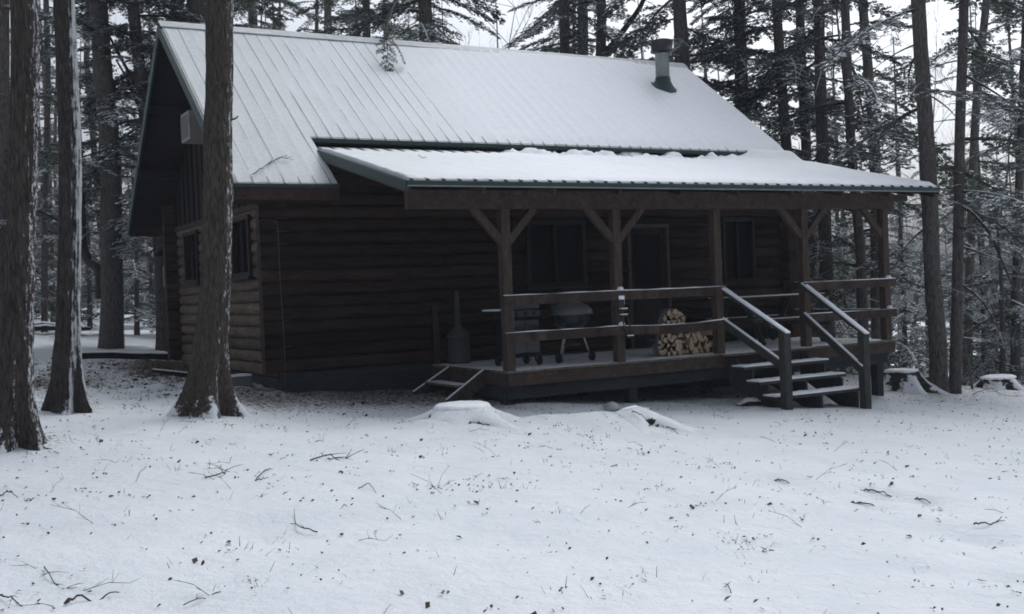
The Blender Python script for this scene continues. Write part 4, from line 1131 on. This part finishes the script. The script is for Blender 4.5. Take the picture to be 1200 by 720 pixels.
for i, (px, dd, h, lab, ln) in enumerate(((598, 40, 13, 'bare pale tree against the bright sky above the middle of the ridge', .05), (572, 46, 14, 'taller bare tree in the sky gap above the ridge, left of a paler one', -.05), (1040, 38, 13, 'bare forked tree in the bright gap right of the grey trunk', .02), (1058, 44, 14, 'bare thin tree in the bright gap left of the thick joined trunk', .08), (1165, 40, 13, 'bare tree in the bright sky at the upper right', .03), (105, 48, 13, 'bare tree in the pale gap left of the crooked-limbed trunk', 0))):
    p = at(px, 380, dd); bare_tree('bare_tree', lab, (p[0], p[1], gz(p[0], p[1])), h, 300+i, ln, r0=.085)

# ---- distant woods: one mass
def distant():
    r = random.Random(99); items = []; tv = MB()
    for k in range(215):
        px = r.uniform(-330, 1530); dd = r.uniform(46, 110)
        if 560 < px < 660 and r.random() < .7: continue
        if 1000 < px < 1120 and r.random() < .7: continue
        p = at(px, 330, dd); z = gz(p[0], p[1]); h = r.uniform(13, 25)
        tv.tube([(p[0], p[1], z-.3), (p[0]+r.uniform(-.4, .4), p[1], z+h*.5), (p[0]+r.uniform(-.6, .6), p[1], z+h)], [r.uniform(.12, .22), .12, .02], 6, cap=False)
        nb = int(h*1.9)
        for b in range(nb):
            hh = .8+(h-.8)*(b+r.random())/nb; f = hh/h
            items.append((r.choice(COARSE), (p[0], p[1], z+hh), r.random()*6.28, R_(r.uniform(-22, 8)), (3.4-2.6*f)*r.uniform(.7, 1.15), R_(r.uniform(-12, 12))))
    V, F, Mi = place_boughs(items); o = len(V)
    tvv = np.array(tv.v); tf = np.array(tv.f)
    V = np.concatenate([V, tvv]); F = np.concatenate([F, tf+o]); Mi = np.concatenate([Mi, np.zeros(len(tf), int)])
    me = quads_mesh('distant_woods', V, F, Mi, [M['bark'], M['needle_far'], M['leafsnow_far']])
    ob = bpy.data.objects.new('distant_woods', me); col.objects.link(ob)
    tag(ob, 'distant snowy hemlock woods closing the view behind the cabin', 'woods', kind='stuff')
distant()

# =========================================================================================
#  STUMPS, STONES, TWIGS, LITTER
# =========================================================================================
def stump(name, label, c, rtop, rbase, h, mat, seed, tilt=(0, 0), snow_t=.05, snow_scale=1.0, fexp=2.2):
    root = empty(name, tuple(c), label, 'stump'); seg = 56; rows = 16; mb = MB(); vs = []
    for i in range(rows):
        t = i/(rows-1); z = -.12+(h+.12)*t
        for k in range(seg):
            a = 2*math.pi*k/seg; fl = (1-t)**fexp
            lob = 1+.12*noise.noise(Vector((math.cos(a)*1.7+seed, math.sin(a)*1.7, t*1.5)))+fl*(.28*math.sin(5*a+seed)+.18*math.sin(8*a+seed*3))+.05*noise.noise(Vector((math.cos(a)*5+seed, math.sin(a)*5, t*3)))+.04*noise.noise(Vector((math.cos(a)*16+seed, math.sin(a)*16, t*5)))
            r = (rtop+(rbase-rtop)*fl)*lob
            vs.append((c[0]+r*math.cos(a), c[1]+r*math.sin(a), c[2]+z+(tilt[0]*math.cos(a)+tilt[1]*math.sin(a))*rtop*t))
    mb.add(vs, [(i*seg+k, i*seg+(k+1) % seg, (i+1)*seg+(k+1) % seg, (i+1)*seg+k) for i in range(rows-1) for k in range(seg)], 0, True)
    mb.f.append(tuple((rows-1)*seg+k for k in range(seg))); mb.m.append(0); mb.sm.append(False)
    part(mb, 'stump_wood', mat, root)
    s = MB(); vs = []; R2 = ((1.03, -.3), (1.01, .2), (.96, .7), (.86, 1), (.5, 1.1), (.02, 1.2))
    for (q, hh) in R2:
        for k in range(seg):
            a = 2*math.pi*k/seg; top = vs0 = vs
            lob = 1+.05*noise.noise(Vector((math.cos(a)*5+seed, math.sin(a)*5, 3)))+.04*noise.noise(Vector((math.cos(a)*16+seed, math.sin(a)*16, 5)))
            r = rtop*q*lob*snow_scale
            vs.append((c[0]+r*math.cos(a), c[1]+r*math.sin(a), c[2]+h+hh*snow_t+(tilt[0]*math.cos(a)+tilt[1]*math.sin(a))*rtop*q+.006*noise.noise(Vector((r*9*math.cos(a), r*9*math.sin(a), seed)))))
    s.add(vs, [(i*seg+k, i*seg+(k+1) % seg, (i+1)*seg+(k+1) % seg, (i+1)*seg+k) for i in range(len(R2)-1) for k in range(seg)], 0, True)
    part(s, 'snow_cap', M['snow'], root)
    return root
def gp(p, off=0): return (p[0], p[1], gz(p[0], p[1])+off)
c = ST['stump_l']; stump('tree_stump', 'wide flat stump almost buried in snow in the yard before the deck', (c[0], c[1]+.3, gz(c[0], c[1]+.3)-.03), .33, .80, .125, M['barksnow'], 2, snow_t=.05, fexp=1.05)
c = ST['stump_r']; stump('tree_stump', 'dark flared stump with flat snowy top right of the front steps', (c[0], c[1]+.3, gz(c[0], c[1]+.3)+.0), .30, .66, .36, M['barkstump'], 5, snow_t=.03, snow_scale=.97, fexp=1.35)
c = ST['stump_far']; stump('tree_stump', 'low broad snow-topped stump at the right edge of the yard', (c[0]+.1, c[1]+.3, gz(c[0]+.1, c[1]+.3)+.0), .33, .66, .24, M['barkstump'], 9, (.05, 0), .03, .97, fexp=1.35)
# rotten root mound
c = ST['mound']; stump('root_mound', 'low lumpy snow-covered root mound with a dark hollow in the yard', (c[0]+.35, c[1]+.22, gz(c[0]+.35, c[1]+.22)-.09), .12, .85, .19, M['barksnow'], 12, (.2, -.1), .015, .8, fexp=1.0)
c = on_ground(765, 499)
HOLLOW = c
def rock(name, label, c, r, mat, seed, sq=(1, 1, .7)):
    mb = MB(); seg = 18; vs = []
    for i in range(11):
        th = math.pi*i/10
        for k in range(seg):
            a = 2*math.pi*k/seg; d = Vector((math.sin(th)*math.cos(a), math.sin(th)*math.sin(a), math.cos(th)))
            q = r*(1+.28*noise.noise(d*1.6+Vector((seed, 0, 0)))+.1*noise.noise(d*4+Vector((seed, 2, 0)))); vs.append((c[0]+d.x*q*sq[0], c[1]+d.y*q*sq[1], c[2]+d.z*q*sq[2]))
    mb.add(vs, [(i*seg+k, i*seg+(k+1) % seg, (i+1)*seg+(k+1) % seg, (i+1)*seg+k) for i in range(10) for k in range(seg)], 0, True)
    return one(mb, name, mat, tuple(c), label, 'stone')
p = ST['stone']; rock('stone', 'rounded pale stone beside the root mound in front of the deck', (p[0], p[1], gz(p[0], p[1])+.04), .125, M['stone'], 3, (1.0, .8, .55))
p = HOLLOW; rock('hollow_shade', 'dark lump standing in for the shaded hollow of the root mound', (p[0], p[1]+.05, gz(p[0], p[1])+.03), .11, M['barkstump'], 21, (1.2, .7, .75))  # dark lump added to paint the shade inside the mound's hollow
p = on_ground(752, 484); rock('stone', 'flat dark snow-topped stone at the back of the root mound', (p[0], p[1], gz(p[0], p[1])+.03), .11, M['barksnow'], 5, (1.3, .8, .4))
p = on_ground(893, 476); rock('stone', 'low dark stone beside the foot of the front steps', (p[0], p[1]+.2, gz(p[0], p[1])+.03), .17, M['barksnow'], 8, (1.6, .9, .5))
p = on_ground(912, 474); rock('stone', 'broad stone under the lowest front tread', (p[0]+.35, p[1]+.35, gz(p[0], p[1])+.02), .17, M['barksnow'], 9, (1.5, 1, .55))
# blocks along the foundation
p = on_ground(279, 452)
b = MB(); b.box(-.20, -.12, -.05, .20, .12, .14); o = one(b, 'concrete_block', M['concrete'], gp(p), 'dark snow-capped block on the ground at the foot of the gable wall', 'block', bevel=.015)
o.data.transform(Matrix.Identity(4)); o.location = (p[0], p[1], gz(p[0], p[1])+.0)
o.data.transform(Matrix.Translation(Vector(gp(p)))); o.rotation_euler = (0, 0, 0)
s = snow_sheet(lambda x, y: (p[0]+x, p[1]+y, gz(p[0], p[1])+.141), lambda x, y: .03+.01*fbm(x, y, 6), -.19, .19, -.11, .11, .03, .03)
so = part(s, 'snow_cap', M['snow'], o)
p = on_ground(214, 436)
b = MB(); b.bar((p[0]-.45, p[1]+.1, gz(p[0]-.45, p[1]+.1)+.05), (p[0]+.3, p[1]-.2, gz(p[0]+.3, p[1]-.2)+.05), .15, .04); one(b, 'old_board', M['barksnow'], gp(p), 'dark snowy board lying near the far corner of the gable wall', 'board', bevel=.006)
# timber edging across the far path
a = on_ground(94, 421); e = on_ground(215, 421)
b = MB(); n = 10
for k in range(n):
    q0 = a+(e-a)*k/n; q1 = a+(e-a)*(k+1)/n
    b.bar((q0[0], q0[1], gz(q0[0], q0[1])+.05), (q1[0], q1[1], gz(q1[0], q1[1])+.05), .14, .14)
to = one(b, 'landscape_timber', M['board_dark'], gp(a), 'long dark timber edging the snowy path left of the cabin', 'timber')
b = MB()
for k in range(n):
    q0 = a+(e-a)*k/n; q1 = a+(e-a)*(k+1)/n
    b.bar((q0[0], q0[1], gz(q0[0], q0[1])+.140), (q1[0], q1[1], gz(q1[0], q1[1])+.140), .14, .034)
part(b, 'snow_cap', M['snow'], to)
p = on_ground(1168, 450)
b = MB(); b.tube([(p[0]-.5, p[1]+1.0, gz(p[0]-.5, p[1]+1.0)+.42), (p[0]-.1, p[1]+.9, gz(p[0], p[1]+.9)+.22), (p[0]+.35, p[1]+.8, gz(p[0], p[1]+.8)+.02)], [.09, .10, .10], 12); one(b, 'fallen_log', M['barkstump'], gp(p), 'short dark log propped behind the low stump at the right edge', 'log')
p = on_ground(50, 392)
b = MB()
for k in range(5):
    b.tube([(p[0]-1.2+.2*k, p[1]+.15*k, gz(p[0], p[1])+.1+.10*(k % 3)), (p[0]+.1, p[1]+.15*k+.2, gz(p[0], p[1])+.2+.08*(k % 2)), (p[0]+1.0+.1*k, p[1]+.2*k-.2, gz(p[0], p[1])+.08)], [.10, .09, .05], 9)
one(b, 'log_pile', M['barkstump'], gp(p), 'heap of dark rotting logs in the woods behind the left trunks', 'log pile')

# ---- twigs lying on the snow
def twig(label, pix, rad, seed, forks=3, lift=.012, mat='twig', name='fallen_twig', gfun=None):
    r = random.Random(seed); gf = gfun or (lambda px, py: on_ground(px, py))
    P = [gf(x, y) for x, y in pix]; P = [Vector((q[0], q[1], q[2]+lift+(.02*math.sin(i*2.2) if gfun is None else 0))) for i, q in enumerate(P)]
    sp = spline(P, 14); m = MB(); sp = [q+Vector((0, 0, rad*2.0*noise.noise(Vector((i*.7, seed, 0))))) for i, q in enumerate(sp)]
    rad *= .58; m.tube(sp, [rad*(1-.65*i/13) for i in range(14)], 6)
    L_ = (P[-1]-P[0]).length
    for k in range(forks):
        i = r.randint(3, 11); d = (sp[i+1]-sp[i-1]).normalized(); sd = 1 if k % 2 else -1
        d2 = (d+Vector((-d.y, d.x, 0))*sd*r.uniform(.5, 1.1)+Vector((0, 0, r.uniform(.0, .45)))).normalized(); ln = L_*r.uniform(.14, .32)
        q = [sp[i], sp[i]+d2*ln*.5, sp[i]+d2*ln+Vector((0, 0, -.01))]; m.tube(q, [rad*.6, rad*.4, rad*.15], 5)
        if r.random() < .8:
            d3 = (d2+Vector((d2.y, -d2.x, .1))*.8).normalized(); m.tube([q[1], q[1]+d3*ln*.4], [rad*.35, rad*.12], 4)
    return one(m, name, M[mat], tuple(P[0]), label, 'twig')
twig('thick bent stick lying bare on the snow at the bottom left', [(76, 712), (92, 706), (112, 704), (128, 701), (140, 701)], .011, 1, 0)
twig('upright-looking dark twig with a forked tip in the left foreground', [(372, 628), (352, 624), (346, 612), (345, 602)], .008, 2, 2, .02)
twig('small arched twig in the middle of the left foreground', [(420, 575), (433, 572), (442, 579)], .008, 3, 0)
twig('curved dark twig on the snow near the left edge', [(0, 584), (11, 581), (24, 585)], .009, 4, 0)
twig('branching twig in the bottom left corner', [(0, 702), (14, 708), (28, 712)], .008, 5, 5)
twig('thin spreading twig left of the bottom stick', [(52, 668), (58, 680), (70, 688), (90, 694)], .006, 6, 6)
twig('fan-shaped fine twig right of the bottom stick', [(215, 713), (232, 710), (244, 700), (254, 690)], .005, 7, 6)
twig('crooked twig lying below the brown near trunk', [(240, 562), (262, 558), (266, 548), (272, 538)], .010, 8, 2)
twig('short straight twig right of the brown near trunk', [(299, 565), (315, 564)], .011, 9, 0); 
twig('angled twig leaning up right of the brown near trunk', [(301, 562), (312, 555), (321, 549)], .009, 10, 1)
twig('tangle of twigs on the snow in front of the log wall', [(364, 541), (385, 537), (401, 540), (412, 529)], .012, 11, 7)
twig('dark stick poking out of the snow at the right side of the yard', [(1141, 618), (1153, 619), (1163, 615), (1174, 610)], .012, 12, 1, .02)
twig('thin red-brown branch lying before the low stump at the right edge', [(1140, 465), (1160, 459), (1178, 465), (1200, 467)], .014, 13, 5, .04, 'twigred')
twig('long dark branch at the base of the left-edge trunk', [(28, 522), (45, 523), (58, 528), (70, 534)], .012, 14, 3)
twig('stick lying against the root mound', [(741, 492), (752, 498), (761, 505)], .012, 15, 1, .10)
twig('short twig on the snow below the root mound', [(776, 500), (786, 505), (797, 510)], .013, 16, 3)
twig('small sprig standing in the snow at the bottom right of centre', [(857, 700), (853, 694), (850, 689)], .005, 17, 5, .02)
twig('long dark twig half sunk in the snow of the right yard, upper of two', [(1008, 575), (1030, 578), (1055, 584)], .013, 31, 0, -.004)
twig('long dark twig half sunk in the snow of the right yard, lower of two', [(997, 590), (1015, 592), (1033, 594)], .013, 32, 0, -.004)
twig('short thick dark twig right of the two half-sunk twigs', [(1072, 586), (1082, 587), (1094, 590)], .013, 33, 0, -.004)
twig('half-buried dark twig in the snow below the front steps', [(906, 564), (917, 565), (931, 568)], .013, 34, 0, -.004)
def on_roof(px, py):
    d = ray(px, py); n = np.array([0, -SL, 1]); off = EZ-SL*EY; t = (off+.055-n@CAM)/(n@d); return CAM+t*d
twig('forked dark red branch lying on the snowy left eave of the roof', [(296, 206), (309, 198), (320, 190), (332, 187), (344, 189)], .014, 20, 7, .02, 'twigred', 'fallen_branch', on_roof)
def on_porch(px, py):
    d = ray(px, py); n = np.array([0, -.247, 1]); off = PZ0-.247*PY0; t = (off+.075-n@CAM)/(n@d); return CAM+t*d
twig('tiny twig on the snow of the porch roof', [(490, 182), (496, 185), (500, 184)], .008, 21, 2, .0, 'twig', 'fallen_twig', on_porch)

# ---- leaf litter and dry grass, scattered over the yard (too many to count)
def scatter():
    r = random.Random(5); V = []; F = []; Mi = []
    def leaf(p, s, mi):
        a = r.random()*6.28; d = Vector((math.cos(a), math.sin(a), r.uniform(-.1, .5))).normalized(); sd = Vector((-math.sin(a), math.cos(a), r.uniform(-.3, .6))).normalized()
        o = len(V); c = Vector(p)
        V.extend([c-d*s*.5, c+sd*s*.35+Vector((0, 0, s*.25)), c+d*s*.55+Vector((0, 0, s*.15)), c-sd*s*.35+Vector((0, 0, s*.1))]); F.append((o, o+1, o+2, o+3)); Mi.append(mi)
    n = 0
    for k in range(95000):
        x = r.uniform(-7.5, 15.5); y = r.uniform(-15, 7)
        cl = max(0, fbm(x+3, y-7, 1.4, 3)+.05); dens = .045+(.9*max(0, fbm(x+9, y, .55, 2)+.25)*sstep(7, -3, x+.25*(y+8))+.16)*cl+.55*litter(x, y)**1.3
        if r.random() > dens*(.75 if litter(x, y) > .3 else 1): continue
        if 0 < x < 10.2 and y > -.1: continue
        z = gz(x, y); q = r.random()
        if q < .52: 
            leaf((x, y, z+.008), r.uniform(.010, .035) if r.random() < .93 else r.uniform(.04, .065), 0)
        elif q < .78:
            c = Vector((x, y, z))
            for j in range(r.randint(2, 4)): leaf(c+Vector((r.uniform(-.04, .04), r.uniform(-.04, .04), .01)), r.uniform(.010, .03), 0)
        else:   # stems and bits of grass
            for j in range(r.randint(1, 5)):
                a = r.random()*6.28; ln = r.uniform(.02, .09); tl = r.uniform(.15, .9)
                p = Vector((x+r.uniform(-.05, .05), y+r.uniform(-.05, .05), z-.005)); e = p+Vector((math.cos(a)*ln*(1-tl*.6), math.sin(a)*ln*(1-tl*.6), ln*tl)); w = Vector((-math.sin(a), math.cos(a), 0))*.0022
                o = len(V); V.extend([p-w, p+w, e+w*.4, e-w*.4]); F.append((o, o+1, o+2, o+3)); Mi.append(1 if r.random() < .5 else 2)
    for k in range(1500):
        x = r.gauss(-1.5, 1.3); y = r.gauss(2.6, 2.0); z = gz(x, y)
        if x > -.25 and y > -.2: continue
        a = r.random()*6.28; ln = r.uniform(.04, .20); tl = r.uniform(.1, .7); p = Vector((x, y, z-.01)); e = p+Vector((math.cos(a)*ln, math.sin(a)*ln, ln*tl)); w = Vector((-math.sin(a), math.cos(a), 0))*.004
        o = len(V); V.extend([p-w, p+w, e+w*.4, e-w*.4]); F.append((o, o+1, o+2, o+3)); Mi.append(r.choice((0, 1, 2)))
        if r.random() < .5: leaf((x, y, z+.01), r.uniform(.03, .08), 0)
    for k in range(170):
        x = r.uniform(-6.5, 10); y = r.uniform(-13.5, -4.2)
        if r.random() > .35+.65*sstep(6, -4, x): continue
        z = gz(x, y); a = r.random()*6.28; p = Vector((x, y, z-.005)); d = Vector((math.cos(a), math.sin(a), r.uniform(.1, .9))).normalized(); ln = r.uniform(.10, .32)
        def stick(p, e, w_):
            w = Vector((-(e-p).y, (e-p).x, 0)).normalized()*w_; o = len(V); V.extend([p-w, p+w, e+w*.5, e-w*.5]); F.append((o, o+1, o+2, o+3)); Mi.append(2)
            u = Vector((0, 0, w_)); o = len(V); V.extend([p-u, p+u, e+u*.5, e-u*.5]); F.append((o, o+1, o+2, o+3)); Mi.append(2)
        q = p+d*ln*.5+Vector((0, 0, .01)); e = q+(d+Vector((r.uniform(-.3, .3), r.uniform(-.3, .3), -.25)))*ln*.5; stick(p, q, .0022); stick(q, e, .0017)
        for j in range(r.randint(2, 6)):
            u = r.random(); b0 = p.lerp(q, u*2) if u < .5 else q.lerp(e, u*2-1); dd = (d+Vector((r.uniform(-1, 1), r.uniform(-1, 1), r.uniform(-.1, .6)))).normalized(); stick(b0, b0+dd*ln*r.uniform(.15, .35), .0013)
    me = quads_mesh('leaf_litter', np.array([tuple(v) for v in V]), np.array(F), Mi, [M['dryleaf'], M['drygrass'], M['twig']])
    o = bpy.data.objects.new('leaf_litter', me); col.objects.link(o); tag(o, 'dry leaves, stems and grass tips poking through the snow', 'litter', kind='stuff')
scatter()

# =========================================================================================
#  LIGHT
# =========================================================================================
SUN_EL, SUN_AZ = 52.0, 58.0      # azimuth measured from +Y towards +X
w = bpy.data.worlds.new('World'); scene.world = w; w.use_nodes = True; nt = w.node_tree
bg = nt.nodes['Background']
sky = nt.nodes.new('ShaderNodeTexSky'); sky.sky_type = 'NISHITA'; sky.sun_disc = False
sky.sun_elevation = R_(SUN_EL); sky.sun_rotation = R_(SUN_AZ); sky.air_density = 1.0; sky.dust_density = 7.0; sky.ozone_density = 1.0
hs = nt.nodes.new('ShaderNodeHueSaturation'); hs.inputs['Saturation'].default_value = .24; hs.inputs['Value'].default_value = 1.0
nt.links.new(sky.outputs[0], hs.inputs['Color'])
mx = nt.nodes.new('ShaderNodeMix'); mx.data_type = 'RGBA'; mx.blend_type = 'MULTIPLY'; mx.inputs[0].default_value = 1; mx.inputs[7].default_value = (.925, .972, 1.045, 1)
nt.links.new(hs.outputs[0], mx.inputs[6]); nt.links.new(mx.outputs[2], bg.inputs['Color']); bg.inputs['Strength'].default_value = .15
sd = bpy.data.lights.new('sun', 'SUN'); so = bpy.data.objects.new('sun', sd); col.objects.link(so)
sd.energy = .6; sd.angle = R_(40); sd.color = (1, .96, .90)
v = Vector((math.sin(R_(SUN_AZ))*math.cos(R_(SUN_EL)), math.cos(R_(SUN_AZ))*math.cos(R_(SUN_EL)), math.sin(R_(SUN_EL))))
so.rotation_euler = v.to_track_quat('Z', 'Y').to_euler()
so.location = (0, 0, 30)

hz = MB(); hz.box(-150, -40, -62, 170, 170, 45)
hm = bpy.data.materials.new('haze_air'); hm.use_nodes = True; hn = hm.node_tree; hn.nodes.remove(hn.nodes['Principled BSDF'])
pv = hn.nodes.new('ShaderNodeVolumePrincipled'); pv.inputs['Color'].default_value = (.80, .87, 1.0, 1); pv.inputs['Density'].default_value = .0006
hn.links.new(pv.outputs[0], hn.nodes['Material Output'].inputs['Volume'])
tag(hz.build('haze', hm), 'thin cold haze hanging in the woods', 'haze', kind='stuff')
scene.cycles.volume_bounces = 1
scene.render.engine = 'CYCLES'
scene.cycles.max_bounces = 5; scene.cycles.diffuse_bounces = 3; scene.cycles.glossy_bounces = 2; scene.cycles.transparent_max_bounces = 4
scene.cycles.use_denoising = True
scene.cycles.filter_width = 1.8
scene.view_settings.view_transform = 'Standard'; scene.view_settings.look = 'None'
scene.view_settings.exposure = 0.12; scene.view_settings.gamma = 1
